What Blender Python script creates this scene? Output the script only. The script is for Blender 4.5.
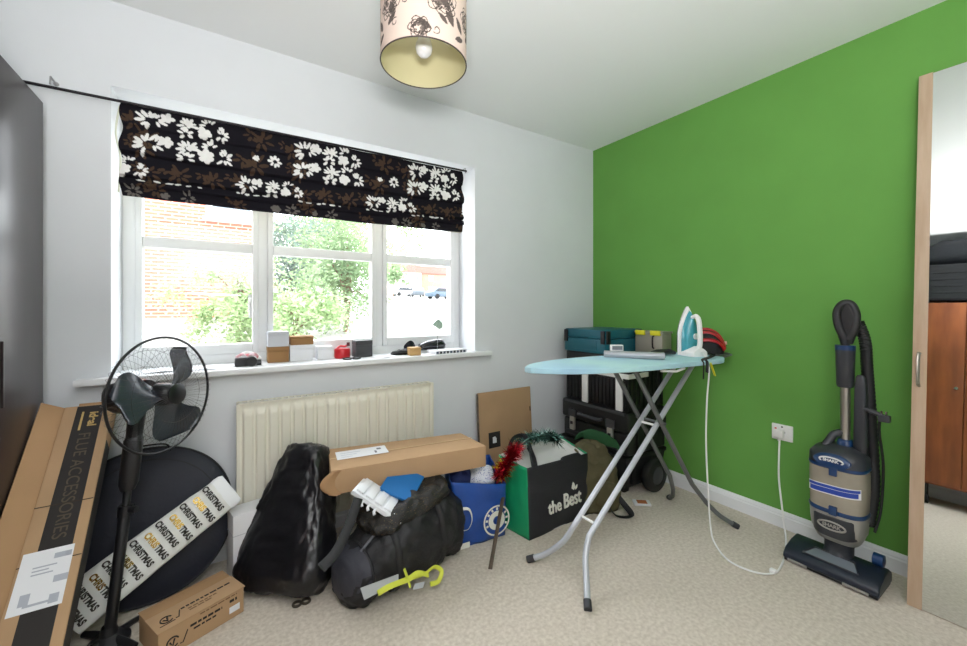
import bpy, bmesh, math, random
import numpy as np
from mathutils import Vector, Matrix, noise

for o in list(bpy.data.objects):
    bpy.data.objects.remove(o, do_unlink=True)
SC = bpy.context.scene
COL = SC.collection
V = Vector
rnd = random.Random(7)

# ------------------------------------------------------------------ camera
FPX, CX, HY, CH = 398.2, 483.5, 308.0, 1.15
YAW = math.atan(258.5 / FPX)
FW = V((math.sin(YAW), math.cos(YAW), 0)); RT = V((math.cos(YAW), -math.sin(YAW), 0)); CAM = V((0, 0, CH))
cd = bpy.data.cameras.new('camera'); cam = bpy.data.objects.new('camera', cd); COL.objects.link(cam)
cam.location = CAM; cam.rotation_euler = (math.pi / 2, 0, -YAW)
cd.sensor_width = 36; cd.lens = 36 * FPX / 967; cd.shift_y = -15.0 / 967; cd.clip_start = 0.02; cd.clip_end = 300
SC.camera = cam

# ------------------------------------------------------------------ world, lights, exposure
SC.view_settings.view_transform = 'Standard'; SC.view_settings.look = 'None'
SC.view_settings.gamma = 1; SC.view_settings.use_curve_mapping = False
SC.view_settings.exposure = 0.0
SC.cycles.use_denoising = True
SC.cycles.max_bounces = 10; SC.cycles.diffuse_bounces = 6; SC.cycles.glossy_bounces = 5
SC.cycles.transparent_max_bounces = 16; SC.cycles.sample_clamp_indirect = 6
w = bpy.data.worlds.new('overcast_sky'); SC.world = w; w.use_nodes = True
bg = w.node_tree.nodes['Background']; bg.inputs[0].default_value = (0.90, 0.95, 1.0, 1); bg.inputs[1].default_value = 7.5

def area_light(name, loc, target, sx, sy, power, color=(1, 1, 1)):
    l = bpy.data.lights.new(name, 'AREA'); l.shape = 'RECTANGLE'; l.size = sx; l.size_y = sy; l.energy = power; l.color = color
    o = bpy.data.objects.new(name, l); COL.objects.link(o); o.location = loc
    o.rotation_euler = (V(target) - V(loc)).to_track_quat('-Z', 'Y').to_euler(); return o
# the photographer's flash, turned up and back so that it bounces off ceiling and back wall
area_light('bounce_flash', (-0.12, -0.36, 1.30), (-0.08, -0.30, 2.4), 0.40, 0.40, 70, (1, 0.985, 0.965))
# overcast daylight falling in from the sky above the houses
area_light('window_daylight', (0.5, 3.6, 2.6), (0.9, 1.2, 0.4), 2.6, 1.6, 36, (0.93, 0.97, 1))

# ------------------------------------------------------------------ pixel helpers (a pixel gives a direction; a plane gives the distance)
def ray(x, y): return FW + RT * ((x - CX) / FPX) + V((0, 0, -(y - HY) / FPX))
def ZP(x, y, z=0.0): d = ray(x, y); return CAM + d * ((z - CH) / d.z)
def XP(x, y, X): d = ray(x, y); return CAM + d * (X / d.x)
def YP(x, y, Y): d = ray(x, y); return CAM + d * (Y / d.y)
def DP(x, y, D): return CAM + ray(x, y) * D

# ------------------------------------------------------------------ materials
def lin(c):
    return tuple(((v / 255) / 12.92 if v / 255 <= 0.04045 else ((v / 255 + 0.055) / 1.055) ** 2.4) for v in c) + (1,)
MATS = {}
def mat(name, col, rough=0.5, metal=0.0, var=0.0, vscale=8, bump=0.0, bscale=60, spec=0.5, coat=0.0, col2=None, stretch=None, sheen=0.0, trans=0.0, alpha=1.0):
    if name in MATS: return MATS[name]
    m = bpy.data.materials.new(name); m.use_nodes = True; nt = m.node_tree; b = nt.nodes['Principled BSDF']
    b.inputs['Base Color'].default_value = lin(col); b.inputs['Roughness'].default_value = rough; b.inputs['Metallic'].default_value = metal
    b.inputs['Specular IOR Level'].default_value = spec; b.inputs['Coat Weight'].default_value = coat
    if sheen: b.inputs['Sheen Weight'].default_value = sheen
    if trans: b.inputs['Transmission Weight'].default_value = trans
    if alpha < 1: b.inputs['Alpha'].default_value = alpha
    tc = nt.nodes.new('ShaderNodeTexCoord'); src = tc.outputs['Object']
    if stretch:
        mp = nt.nodes.new('ShaderNodeMapping'); mp.inputs['Scale'].default_value = stretch; nt.links.new(src, mp.inputs[0]); src = mp.outputs[0]
    if var or col2:
        n = nt.nodes.new('ShaderNodeTexNoise'); n.inputs['Scale'].default_value = vscale; n.inputs['Detail'].default_value = 6; nt.links.new(src, n.inputs['Vector'])
        r = nt.nodes.new('ShaderNodeValToRGB'); c0 = lin(col)
        if col2: e0, e1 = c0, lin(col2)
        else: e0 = tuple(v * (1 - var) for v in c0[:3]) + (1,); e1 = tuple(min(1, v * (1 + var)) for v in c0[:3]) + (1,)
        r.color_ramp.elements[0].color = e0; r.color_ramp.elements[1].color = e1
        r.color_ramp.elements[0].position = 0.32; r.color_ramp.elements[1].position = 0.68
        nt.links.new(n.outputs['Fac'], r.inputs[0]); nt.links.new(r.outputs[0], b.inputs['Base Color'])
    if bump:
        n2 = nt.nodes.new('ShaderNodeTexNoise'); n2.inputs['Scale'].default_value = bscale; n2.inputs['Detail'].default_value = 8; nt.links.new(src, n2.inputs['Vector'])
        bp = nt.nodes.new('ShaderNodeBump'); bp.inputs['Strength'].default_value = bump; bp.inputs['Distance'].default_value = 0.01
        nt.links.new(n2.outputs['Fac'], bp.inputs['Height']); nt.links.new(bp.outputs[0], b.inputs['Normal'])
    MATS[name] = m; return m
def print_mat(name, rough=0.8, spec=0.2, translucent=0.0):
    m = bpy.data.materials.new(name); m.use_nodes = True; nt = m.node_tree; b = nt.nodes['Principled BSDF']
    a = nt.nodes.new('ShaderNodeVertexColor'); a.layer_name = 'dye'
    nt.links.new(a.outputs[0], b.inputs['Base Color']); b.inputs['Roughness'].default_value = rough; b.inputs['Specular IOR Level'].default_value = spec
    if translucent:
        t = nt.nodes.new('ShaderNodeBsdfTranslucent'); nt.links.new(a.outputs[0], t.inputs[0]); mx = nt.nodes.new('ShaderNodeMixShader')
        mx.inputs[0].default_value = translucent; nt.links.new(b.outputs[0], mx.inputs[1]); nt.links.new(t.outputs[0], mx.inputs[2])
        nt.links.new(mx.outputs[0], nt.nodes['Material Output'].inputs[0])
    return m
def glass_mat(name, refl=0.06, tint=(1, 1, 1, 1)):
    m = bpy.data.materials.new(name); m.use_nodes = True; nt = m.node_tree; nt.nodes.remove(nt.nodes['Principled BSDF'])
    t = nt.nodes.new('ShaderNodeBsdfTransparent'); t.inputs[0].default_value = tint; g = nt.nodes.new('ShaderNodeBsdfGlossy'); g.inputs['Roughness'].default_value = 0.02
    mx = nt.nodes.new('ShaderNodeMixShader'); mx.inputs[0].default_value = refl
    nt.links.new(t.outputs[0], mx.inputs[1]); nt.links.new(g.outputs[0], mx.inputs[2]); nt.links.new(mx.outputs[0], nt.nodes['Material Output'].inputs[0]); return m

# ------------------------------------------------------------------ mesh builder
BOXF = [(0, 1, 3, 2), (4, 6, 7, 5), (0, 4, 5, 1), (2, 3, 7, 6), (0, 2, 6, 4), (1, 5, 7, 3)]
def frame(o, ex, ey, ez=None):
    ex = V(ex).normalized(); ey = V(ey); ey = (ey - ex * ey.dot(ex)).normalized(); ez = ex.cross(ey)
    M = Matrix((ex, ey, ez)).transposed().to_4x4(); M.translation = V(o); return M
class MB:
    def __init__(s): s.v = []; s.f = []
    def add(s, vs, fs):
        n = len(s.v); s.v += [V(p) for p in vs]; s.f += [tuple(i + n for i in f) for f in fs]; return s
    def box(s, lo, hi, M=None):
        vs = [V((x, y, z)) for x in (lo[0], hi[0]) for y in (lo[1], hi[1]) for z in (lo[2], hi[2])]
        if M is not None: vs = [M @ p for p in vs]
        return s.add(vs, BOXF)
    def hexa(s, b, t):   # bottom four and top four corners, both counter-clockwise from above
        return s.add(list(b) + list(t), [(3, 2, 1, 0), (4, 5, 6, 7), (0, 1, 5, 4), (1, 2, 6, 5), (2, 3, 7, 6), (3, 0, 4, 7)])
    def tube(s, pts, r, n=10, cap=True, closed=False, flat=None, up=None):
        pts = [V(p) for p in pts]; m = len(pts); rs = r if isinstance(r, (list, tuple)) else [r] * m; N = len(s.v); prev = None
        for i, p in enumerate(pts):
            if closed: t = (pts[(i + 1) % m] - pts[i - 1]).normalized()
            else: t = (pts[min(i + 1, m - 1)] - pts[max(i - 1, 0)]).normalized()
            if up is not None: a = t.cross(V(up)).normalized()
            elif prev is None:
                a = t.orthogonal().normalized()
            else:
                a = (prev - t * prev.dot(t)).normalized()
            prev = a; b = t.cross(a)
            for k in range(n):
                th = 2 * math.pi * k / n; ra = rs[i]; rb = rs[i] * (flat if flat else 1)
                s.v.append(p + a * (ra * math.cos(th)) + b * (rb * math.sin(th)))
        L = m if closed else m - 1
        for i in range(L):
            j = (i + 1) % m
            for k in range(n):
                k2 = (k + 1) % n; s.f.append((N + i * n + k, N + i * n + k2, N + j * n + k2, N + j * n + k))
        if cap and not closed:
            s.f.append(tuple(N + k for k in range(n))[::-1]); s.f.append(tuple(N + (m - 1) * n + k for k in range(n)))
        return s
    def cyl(s, p0, p1, r0, r1=None, n=20): return s.tube([p0, p1], [r0, r0 if r1 is None else r1], n)
    def lathe(s, M, prof, n=32, cap0=False, cap1=False, sx=1, sy=1):
        N = len(s.v)
        for (r, h) in prof:
            for k in range(n):
                th = 2 * math.pi * k / n; s.v.append(M @ V((r * math.cos(th) * sx, r * math.sin(th) * sy, h)))
        for i in range(len(prof) - 1):
            for k in range(n):
                k2 = (k + 1) % n; s.f.append((N + i * n + k, N + i * n + k2, N + (i + 1) * n + k2, N + (i + 1) * n + k))
        if cap0: s.f.append(tuple(N + k for k in range(n))[::-1])
        if cap1: s.f.append(tuple(N + (len(prof) - 1) * n + k for k in range(n)))
        return s
    def prism(s, M, poly, z0, z1):
        n = len(poly); N = len(s.v)
        for z in (z0, z1):
            for (x, y) in poly: s.v.append(M @ V((x, y, z)))
        s.f.append(tuple(N + i for i in range(n))[::-1]); s.f.append(tuple(N + n + i for i in range(n)))
        for i in range(n): j = (i + 1) % n; s.f.append((N + i, N + j, N + n + j, N + n + i))
        return s
    def grid(s, fn, nu, nv, cu=False, cv=False):
        N = len(s.v); au = nu if cu else nu + 1; av = nv if cv else nv + 1
        for j in range(av):
            for i in range(au): s.v.append(V(fn(i / nu, j / nv)))
        for j in range(nv):
            for i in range(nu):
                i2 = (i + 1) % au; j2 = (j + 1) % av
                s.f.append((N + j * au + i, N + j * au + i2, N + j2 * au + i2, N + j2 * au + i))
        return s
    def loft(s, rings, n=40, cap=True):   # rings: (centre, U, W, a, b, exponent)
        N = len(s.v)
        for (c, U, W_, a, b, e) in rings:
            for k in range(n):
                th = 2 * math.pi * k / n; ct, st = math.cos(th), math.sin(th)
                x = math.copysign(abs(ct) ** (2 / e), ct) * a; y = math.copysign(abs(st) ** (2 / e), st) * b
                s.v.append(V(c) + V(U) * x + V(W_) * y)
        for i in range(len(rings) - 1):
            for k in range(n):
                k2 = (k + 1) % n; s.f.append((N + i * n + k, N + i * n + k2, N + (i + 1) * n + k2, N + (i + 1) * n + k))
        if cap:
            s.f.append(tuple(N + k for k in range(n))[::-1]); s.f.append(tuple(N + (len(rings) - 1) * n + k for k in range(n)))
        return s
    def wrinkle(s, amp, scale, seed=0, aniso=(1, 1, 1), floor=None, ridged=True):
        me = bpy.data.meshes.new('tmp'); me.from_pydata(s.v, [], s.f); bm = bmesh.new(); bm.from_mesh(me); bmesh.ops.recalc_face_normals(bm, faces=bm.faces); bm.normal_update()
        out = []
        for v in bm.verts:
            q = V((v.co.x * aniso[0], v.co.y * aniso[1], v.co.z * aniso[2])) * scale + V((seed * 7.3, seed * 3.1, seed * 1.7))
            h = noise.fractal(q, 1.0, 2.0, 4)
            if ridged: h = 1 - 2 * abs(h)
            p = v.co + v.normal * (amp * h)
            if floor is not None: p.z = max(p.z, floor)
            out.append(p)
        s.v = out; bm.free(); bpy.data.meshes.remove(me); return s

def base_of(vs):
    xs = [p.x for p in vs]; ys = [p.y for p in vs]; zs = [p.z for p in vs]
    return V(((min(xs) + max(xs)) / 2, (min(ys) + max(ys)) / 2, min(zs)))
WORLD = {}
def obj(name, mb, m, parent=None, smooth=35, bevel=0.0, segs=2, label=None, recalc=True, sub=0):
    off = WORLD[parent.name] if parent is not None else base_of(mb.v)
    me = bpy.data.meshes.new(name); me.from_pydata([p - off for p in mb.v], [], mb.f)
    if bevel or recalc:
        bm = bmesh.new(); bm.from_mesh(me)
        if recalc: bmesh.ops.recalc_face_normals(bm, faces=bm.faces)
        if bevel:
            es = [e for e in bm.edges if len(e.link_faces) == 2 and e.calc_face_angle(0) > 0.6]
            bmesh.ops.bevel(bm, geom=es, offset=bevel, segments=segs, affect='EDGES', profile=0.6, clamp_overlap=True)
        bm.to_mesh(me); bm.free()
    for p in me.polygons: p.use_smooth = smooth > 0
    if smooth > 0 and smooth < 180: me.set_sharp_from_angle(angle=math.radians(smooth))
    me.materials.append(m); o = bpy.data.objects.new(name, me); COL.objects.link(o)
    if parent is not None: o.parent = parent
    else: o.location = off
    if sub:
        md = o.modifiers.new('smooth', 'SUBSURF'); md.levels = sub; md.render_levels = sub
    WORLD[o.name] = off; 
    if label: o['label'] = label
    return o
def thing(name, label, cat, loc, group=None):
    o = bpy.data.objects.new(name, None); COL.objects.link(o); o.location = loc; o['label'] = label; o['category'] = cat; o.empty_display_size = 0.05
    if group: o['group'] = group
    WORLD[o.name] = V(loc); return o
def tag(o, label, cat, group=None):
    o['label'] = label; o['category'] = cat
    if group: o['group'] = group
    return o
def struct(o, label=None):
    o['kind'] = 'structure'
    if label: o['label'] = label
    return o
def text(name, body, M, size, m, parent, extrude=0.0003, align='CENTER', shear=0.0, sx=1.0, label=None, bold=0.0):
    cu = bpy.data.curves.new(name, 'FONT'); cu.body = body; cu.size = size; cu.extrude = extrude; cu.align_x = align; cu.align_y = 'CENTER'; cu.shear = shear; cu.offset = bold
    t = bpy.data.objects.new(name + '_tmp', cu); COL.objects.link(t); bpy.context.view_layer.update()
    me = bpy.data.meshes.new_from_object(t.evaluated_get(bpy.context.evaluated_depsgraph_get()))
    bpy.data.objects.remove(t, do_unlink=True); bpy.data.curves.remove(cu)
    off = WORLD[parent.name]; S = Matrix.Diagonal((sx, 1, 1, 1)); me.transform(Matrix.Translation(-off) @ M @ S)
    me.materials.clear(); me.materials.append(m)
    o = bpy.data.objects.new(name, me); COL.objects.link(o); o.parent = parent; WORLD[o.name] = off
    if label: o['label'] = label
    return o
def arc(c, u, v, r, a0, a1, n=16): return [V(c) + V(u) * (r * math.cos(a0 + (a1 - a0) * i / n)) + V(v) * (r * math.sin(a0 + (a1 - a0) * i / n)) for i in range(n + 1)]
def bez(pts, n=8):   # Catmull-Rom through points
    P = [V(p) for p in pts]; out = []
    for i in range(len(P) - 1):
        p0, p1, p2, p3 = P[max(i - 1, 0)], P[i], P[i + 1], P[min(i + 2, len(P) - 1)]
        for k in range(n):
            t = k / n; out.append(0.5 * ((2 * p1) + (p2 - p0) * t + (2 * p0 - 5 * p1 + 4 * p2 - p3) * t * t + (3 * p1 - p0 - 3 * p2 + p3) * t ** 3))
    out.append(P[-1]); return out

X_, Y_, Z_ = V((1, 0, 0)), V((0, 1, 0)), V((0, 0, 1))
WY, GX, LX, BY, RH = 2.184, 2.458, -1.14, -0.85, 2.40

# ================================================================== ROOM SHELL
white_wall = mat('white_wall_paint', (220, 223, 227), 0.85, var=0.02, vscale=3, bump=0.05, bscale=220, spec=0.2)
ceil_paint = mat('ceiling_paint', (238, 240, 241), 0.9, bump=0.04, bscale=200, spec=0.2)
green_wall = mat('green_wall_paint', (104, 160, 76), 0.75, var=0.03, vscale=4, bump=0.06, bscale=240, spec=0.25)
gloss_white = mat('white_gloss_paint', (232, 234, 236), 0.35, spec=0.4)
upvc = mat('white_window_plastic', (228, 230, 230), 0.35, spec=0.4)
carpet = mat('beige_carpet', (199, 187, 170), 0.95, col2=(224, 214, 199), vscale=70, bump=0.5, bscale=900, spec=0.1, sheen=0.2)
T = 0.3
struct(obj('floor', MB().box((LX, BY, -0.1), (GX, WY, 0)), carpet), 'beige cut pile carpet')
struct(obj('ceiling', MB().box((LX - .1, BY - .1, RH), (GX + .1, WY + T, RH + 0.1)), ceil_paint), 'plain white ceiling')
struct(obj('wall_right', MB().box((GX, BY - .1, -0.1), (GX + .1, WY + T, RH)), green_wall), 'grass green feature wall')
struct(obj('wall_left', MB().box((LX - .1, BY - .1, -0.1), (LX, WY + T, RH)), white_wall), 'white side wall')
struct(obj('wall_back', MB().box((LX, BY - .1, -0.1), (GX, BY, RH)), white_wall), 'white wall behind the viewer')
HX0, HX1, HZ0, HZ1 = -0.389, 1.353, 0.845, 2.055
wb = MB()
wb.box((LX, WY, -0.1), (HX0, WY + T, RH)); wb.box((HX1, WY, -0.1), (GX, WY + T, RH))
wb.box((HX0, WY, -0.1), (HX1, WY + T, HZ0)); wb.box((HX0, WY, HZ1), (HX1, WY + T, RH))
struct(obj('wall_window', wb, white_wall), 'white wall with deep window recess')
def skirting(name, p0, p1, nrm):
    p0, p1, nrm = V(p0), V(p1), V(nrm); M = frame(p0, nrm, Z_)
    L = (p1 - p0).length; M = frame(p0, nrm, Z_); d = (p1 - p0).normalized()
    poly = [(0, 0), (.018, 0), (.018, .058), (.014, .064), (.014, .070), (.008, .080), (.004, .085), (0, .085)]
    s = 1 if (nrm.cross(Z_)).dot(d) > 0 else -1
    return struct(obj(name, MB().prism(M, poly, 0, s * L), gloss_white, smooth=0), 'white moulded skirting board')
skirting('baseboard_right', (GX, BY, 0), (GX, WY, 0), (-1, 0, 0))
skirting('baseboard_window', (LX, WY, 0), (GX - .018, WY, 0), (0, -1, 0))
skirting('baseboard_left', (LX, BY, 0), (LX, WY, 0), (1, 0, 0))
sill = obj('trim_1', MB().box((HX0 - .10, WY - .055, .845), (HX1 + .10, WY, .872)).box((HX0, WY, .845), (HX1, 2.405, .872)), gloss_white, bevel=.006)
struct(sill, 'white window sill board')

# ------------------------------------------------------------------ window
WF0, WF1 = 2.400, 2.455
wt = obj('window_1', MB().box((HX0, WF0 - .005, .868), (HX0 + .045, WF1, HZ1)).box((HX1 - .045, WF0 - .005, .868), (HX1, WF1, HZ1))
         .box((HX0 + .045, WF0 - .005, HZ1 - .05), (HX1 - .045, WF1, HZ1)).box((HX0 + .045, WF0 - .005, .868), (HX1 - .045, WF1, .918)), upvc, bevel=.004)
struct(wt, 'white three light casement window')
for x in (.168, .791): obj('mullion', MB().box((x - .022, WF0 - .003, .918), (x + .022, WF1, HZ1 - .05)), upvc, wt, bevel=.004)
pane_glass = glass_mat('window_glass', 0.05)
gasket = mat('window_gasket', (60, 60, 62), 0.7)
for (x0, x1) in ((HX0 + .045, .146), (.190, .769), (.813, HX1 - .045)):
    z0, z1 = .918, HZ1 - .05; a = .026
    sash = MB().box((x0, WF0 - .018, z0), (x0 + a, WF1 - .01, z1)).box((x1 - a, WF0 - .018, z0), (x1, WF1 - .01, z1)).box((x0 + a, WF0 - .018, z0), (x1 - a, WF1 - .01, z0 + .05)).box((x0 + a, WF0 - .018, z1 - a), (x1 - a, WF1 - .01, z1))
    so = obj('sash', sash, upvc, wt, bevel=.005)
    obj('transom', MB().box((x0 + a, WF0 - .014, 1.433), (x1 - a, WF1 - .012, 1.482)), upvc, so, bevel=.005)
    for (q0, q1) in ((z0 + .05, 1.433), (1.482, z1 - a)):
        obj('pane', MB().box((x0 + a, 2.425, q0), (x1 - a, 2.429, q1)), pane_glass, so, smooth=0)
h = MB().box((.10, WF0 - .03, 1.14), (.118, WF0 - .018, 1.22)); h.tube(bez([(.109, WF0 - .03, 1.20), (.109, WF0 - .05, 1.18), (.109, WF0 - .05, 1.10)]), .007, 8)
obj('handle', h, upvc, wt)

# ------------------------------------------------------------------ radiator
rad_cream = mat('cream_radiator_enamel', (226, 223, 208), 0.4, spec=0.4)
rd = thing('radiator', 'cream ribbed panel radiator below the window', 'radiator', (.54, WY, .11))
RX0, RX1, RZ0, RZ1, RY = .047, 1.012, .11, .711, 2.100
NF = 18; p = (RX1 - RX0 - .03) / NF
def radf(u, v):
    x = RX0 + u * (RX1 - RX0); z = RZ0 + v * (RZ1 - RZ0)
    t = (x - RX0 - .015) / p; fr = t - math.floor(t); inside = 0 <= t <= NF
    prof = max(0, min(1, (0.5 - abs(fr - .5) - .10) / .09)) if inside else 0
    e = max(0, min(1, (min(z - RZ0, RZ1 - z) - .022) / .018))
    return (x, RY - .012 * (prof * e) + (.004 if inside else 0), z)
obj('panel', MB().grid(radf, 18 * 14, 44), rad_cream, rd, smooth=60)
obj('panel', MB().box((RX0 + .005, RY + .03, RZ0), (RX1 - .005, RY + .05, RZ1 - .02)), rad_cream, rd, label='rear panel of the radiator')
tg = MB(); tg.box((RX0, RY - .004, RZ1 + .0005), (RX1, RY + .010, RZ1 + .007)); tg.box((RX0, RY + .052, RZ1 + .0005), (RX1, RY + .060, RZ1 + .007))
for i in range(34): x = RX0 + (i + .5) / 34 * (RX1 - RX0); tg.box((x - .005, RY + .010, RZ1 + .0015), (x + .005, RY + .052, RZ1 + .006))
obj('top_grille', tg, rad_cream, rd)
for x in (RX0, RX1): obj('side_cover', MB().box((x - .004, RY - .002, RZ0 + .01), (x + .004, RY + .06, RZ1 + .004)), rad_cream, rd)
for x in (RX0 + .2, RX1 - .2): obj('wall_bracket', MB().box((x - .015, RY + .05, RZ0 + .05), (x + .015, WY - .001, RZ1 - .05)), rad_cream, rd)
chrome = mat('chrome', (200, 200, 202), 0.18, 1.0)
pv = MB().tube([(RX1 + .03, RY + .02, 0), (RX1 + .03, RY + .02, RZ0 + .05)], .008, 10).tube([(RX1, RY + .02, RZ0 + .04), (RX1 + .035, RY + .02, RZ0 + .04)], .011, 10)
obj('valve', pv, chrome, rd)

# ------------------------------------------------------------------ curtain pole and roman blind
dark_metal = mat('dark_pole_metal', (38, 36, 40), 0.4, 0.6)
cp = thing('curtain_pole', 'thin dark curtain pole running above the roman blind', 'curtain pole', (.3, WY, 1.95))
PZ, PY = 1.982, 2.118
obj('rod', MB().cyl((-.64, PY, PZ - .012), (1.25, PY, PZ + .012), .0055, n=12), dark_metal, cp)
for x in (-.545, 1.244):
    obj('bracket', MB().tube([(x, WY + .0005, PZ + .03), (x, PY + .005, PZ + .03), (x, PY, PZ)], .003, 8).cyl((x, WY - .004, PZ + .03), (x, WY + .0005, PZ + .03), .008), mat('pale_bracket', (165, 165, 168), .4, .5), cp)

BX0, BX1, BZT, BZB, BYB = -.353, 1.238, 1.985, 1.606, 2.152
folds = [0, .092, .205, .300, .335, .379]       # drop of each fold below the head
def blind_pt(u, v):
    d = v * folds[-1]
    k = 0
    while k < 4 and d > folds[k + 1]: k += 1
    t = (d - folds[k]) / (folds[k + 1] - folds[k])
    depth = (.012, .020, .022, .020, .014)[k]
    bul = depth * (t ** .7) if t < .93 else depth * (.93 ** .7) * (1 - (t - .93) / .07 * .85)
    sag = .006 * math.sin(math.pi * u) * (1 if v > .05 else v / .05) + .003 * noise.noise(V((u * 9, v * 3, 1)))
    edge = .006 * math.sin(v * 17) * (abs(u - .5) * 2) ** 8
    x = BX0 + u * (BX1 - BX0) + edge * (1 if u > .5 else -1)
    return V((x, BYB - bul - .004 * noise.noise(V((u * 14, v * 8, 5))), BZT - d - sag + .014 * u))
NU, NV = 620, 150
bb = MB().grid(blind_pt, NU, NV)
def ell(px, py, cx, cy, rx, ry, ang):
    c, s = math.cos(ang), math.sin(ang); dx, dy = px - cx, py - cy
    return ((dx * c + dy * s) / rx) ** 2 + ((-dx * s + dy * c) / ry) ** 2 < 1
def paint_blind():
    us = np.tile(np.arange(NU + 1) / NU, NV + 1) * (BX1 - BX0); vs = np.repeat(np.arange(NV + 1) / NV, NU + 1) * folds[-1]
    col = np.tile(np.array(lin((22, 20, 27))), (len(us), 1))
    r = np.random.RandomState(3); white = np.array(lin((235, 234, 232))); brown = np.array(lin((72, 55, 43))); grey = np.array(lin((105, 100, 96)))
    per = .592
    def fan(cx, cy, n, L, wd, a0, a1):
        out = []
        for i in range(n):
            an = a0 + (a1 - a0) * i / (n - 1) + r.uniform(-.14, .14); l = L * r.uniform(.75, 1.15)
            out.append((cx + math.cos(an) * l * .68, cy + math.sin(an) * l * .68, l * .40, wd * r.uniform(.7, 1.0), an + r.uniform(-.2, .2)))
        return out
    def bloom(cx, cy, R, n=6, ph=0.):
        out = [(cx, cy, R * .42, R * .38, ph)]
        for i in range(n):
            an = ph + 6.283 * i / n + r.uniform(-.25, .25); q = r.uniform(.75, 1.1)
            out.append((cx + math.cos(an) * R * .55 * q, cy + math.sin(an) * R * .5 * q, R * .44 * q, R * .36, an + r.uniform(-.5, .5)))
        return out
    def spray(x, y, s=1.0):   # the repeated white motif, about .36 wide and .1 high
        L = []
        L += fan(x - .10 * s, y + .01 * s, 7, .042 * s, .0075 * s, 2.0, 5.2); L += fan(x - .085 * s, y + .004 * s, 4, .034 * s, .007 * s, -1.0, 1.2)
        L += bloom(x - .048 * s, y - .012 * s, .026 * s, 5); L += fan(x + .018 * s, y, 8, .036 * s, .0065 * s, 2.4, 6.4)
        L += bloom(x + .022 * s, y - .004 * s, .017 * s, 5, .5); L += fan(x + .01 * s, y + .036 * s, 6, .028 * s, .007 * s, 2.6, 6.6)
        L += bloom(x + .072 * s, y + .018 * s, .030 * s, 6, .3); L += fan(x + .085 * s, y - .018 * s, 5, .03 * s, .006 * s, 3.0, 5.6)
        L += fan(x + .13 * s, y + .015 * s, 7, .030 * s, .0065 * s, -2.2, 2.2); L += bloom(x + .128 * s, y - .012 * s, .012 * s, 5)
        return L
    Wh, Br, Gy = [], [], []
    for k in range(-1, 4):
        o = .20 + k * per
        Wh += spray(o, .045, 1.08); Wh += spray(o, .145, 1.16)
        Wh += bloom(o + .275, .135, .016, 6) + fan(o + .355, .135, 8, .03, .008, 0, 5.5)
        Wh += spray(o + .33, .258, .95)
        Wh += [(o + .2 + .035 * i + .015 * r.rand(), .303 + .007 * r.rand(), .006 + .012 * r.rand(), .003 + .004 * r.rand(), .6 * r.rand() - .3) for i in range(4)] + [(o - .14 + .04 * i + .02 * r.rand(), .306 + .006 * r.rand(), .005 + .014 * r.rand(), .003 + .004 * r.rand(), .6 * r.rand() - .3) for i in range(6)]
        Gy += bloom(o - .06, .362, .018, 5) + fan(o + .02, .36, 7, .028, .006, 0, 6) + bloom(o + .36, .358, .024, 6) + fan(o + .43, .358, 9, .03, .006, 0, 6.2)
        for (bx, by, R) in ((.29, .04, .038), (.26, .16, .044), (.42, .06, .03), (.45, .17, .03), (-.02, .26, .036), (.1, .262, .034), (-.13, .13, .036), (.2, .25, .03), (.47, .27, .03), (-.1, .33, .03), (.2, .355, .026)):
            Br += bloom(o + bx, by, R * .55, 5, bx * 9) + fan(o + bx + .01, by + .008, 7, R * 1.3, R * .24, bx * 7, bx * 7 + 5.4) + fan(o + bx - R * .8, by - .012, 4, R * .9, R * .2, bx * 3, bx * 3 + 3)
    Gy = [(a, b, c, d, e) for (a, b, c, d, e) in Gy]
    for lst, c in ((Br, brown), (Wh, white), (Gy, grey)):
        for (cx, cy, rx, ry, an) in lst:
            sel = np.where((abs(us - cx) < max(rx, ry)) & (abs(vs - cy) < max(rx, ry)))[0]
            if len(sel) == 0: continue
            hit = sel[ell(us[sel], vs[sel], cx, cy, rx * .95, ry * .95, an)]
            col[hit] = c * (.92 + .08 * r.rand()) ; col[hit, 3] = 1
    # thin dark veins between petals come from the gaps; dye the back side alike
    return col
bl = thing('roman_blind', 'black roman blind with white and brown flowers over the window', 'blind', (.44, BYB, BZB))
blo = obj('fabric', bb, print_mat('floral_blind_fabric', .85, .15), bl, smooth=180, recalc=False)
ca = blo.data.color_attributes.new('dye', 'FLOAT_COLOR', 'POINT'); ca.data.foreach_set('color', paint_blind().astype(np.float32).ravel())
obj('head_batten', MB().box((BX0, BYB + .003, BZT - .03), (BX1, BYB + .022, BZT + .004)), mat('grey_batten', (120, 122, 112), .6), bl)
obj('lining', MB().box((BX0 + .005, BYB + .004, BZB + .01), (BX1 - .005, BYB + .008, BZT - .03)), mat('cream_lining', (206, 204, 190), .8), bl)
obj('pull_cord', MB().tube(bez([(.82, BYB + .002, BZB + .01), (.821, BYB, BZB - .01), (.82, BYB, BZB - .028)]), .0018, 6), mat('cord_grey', (150, 150, 148), .7), bl)
obj('pull_cord', MB().tube(bez([(BX0 - .006, BYB + .01, 1.97), (BX0 - .018, BYB + .01, 1.86), (BX0 - .004, BYB + .012, 1.76), (BX0 - .01, BYB + .012, 1.62)]), .004, 6, flat=.4), mat('cream_tape', (222, 226, 206), .8), bl)

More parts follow.
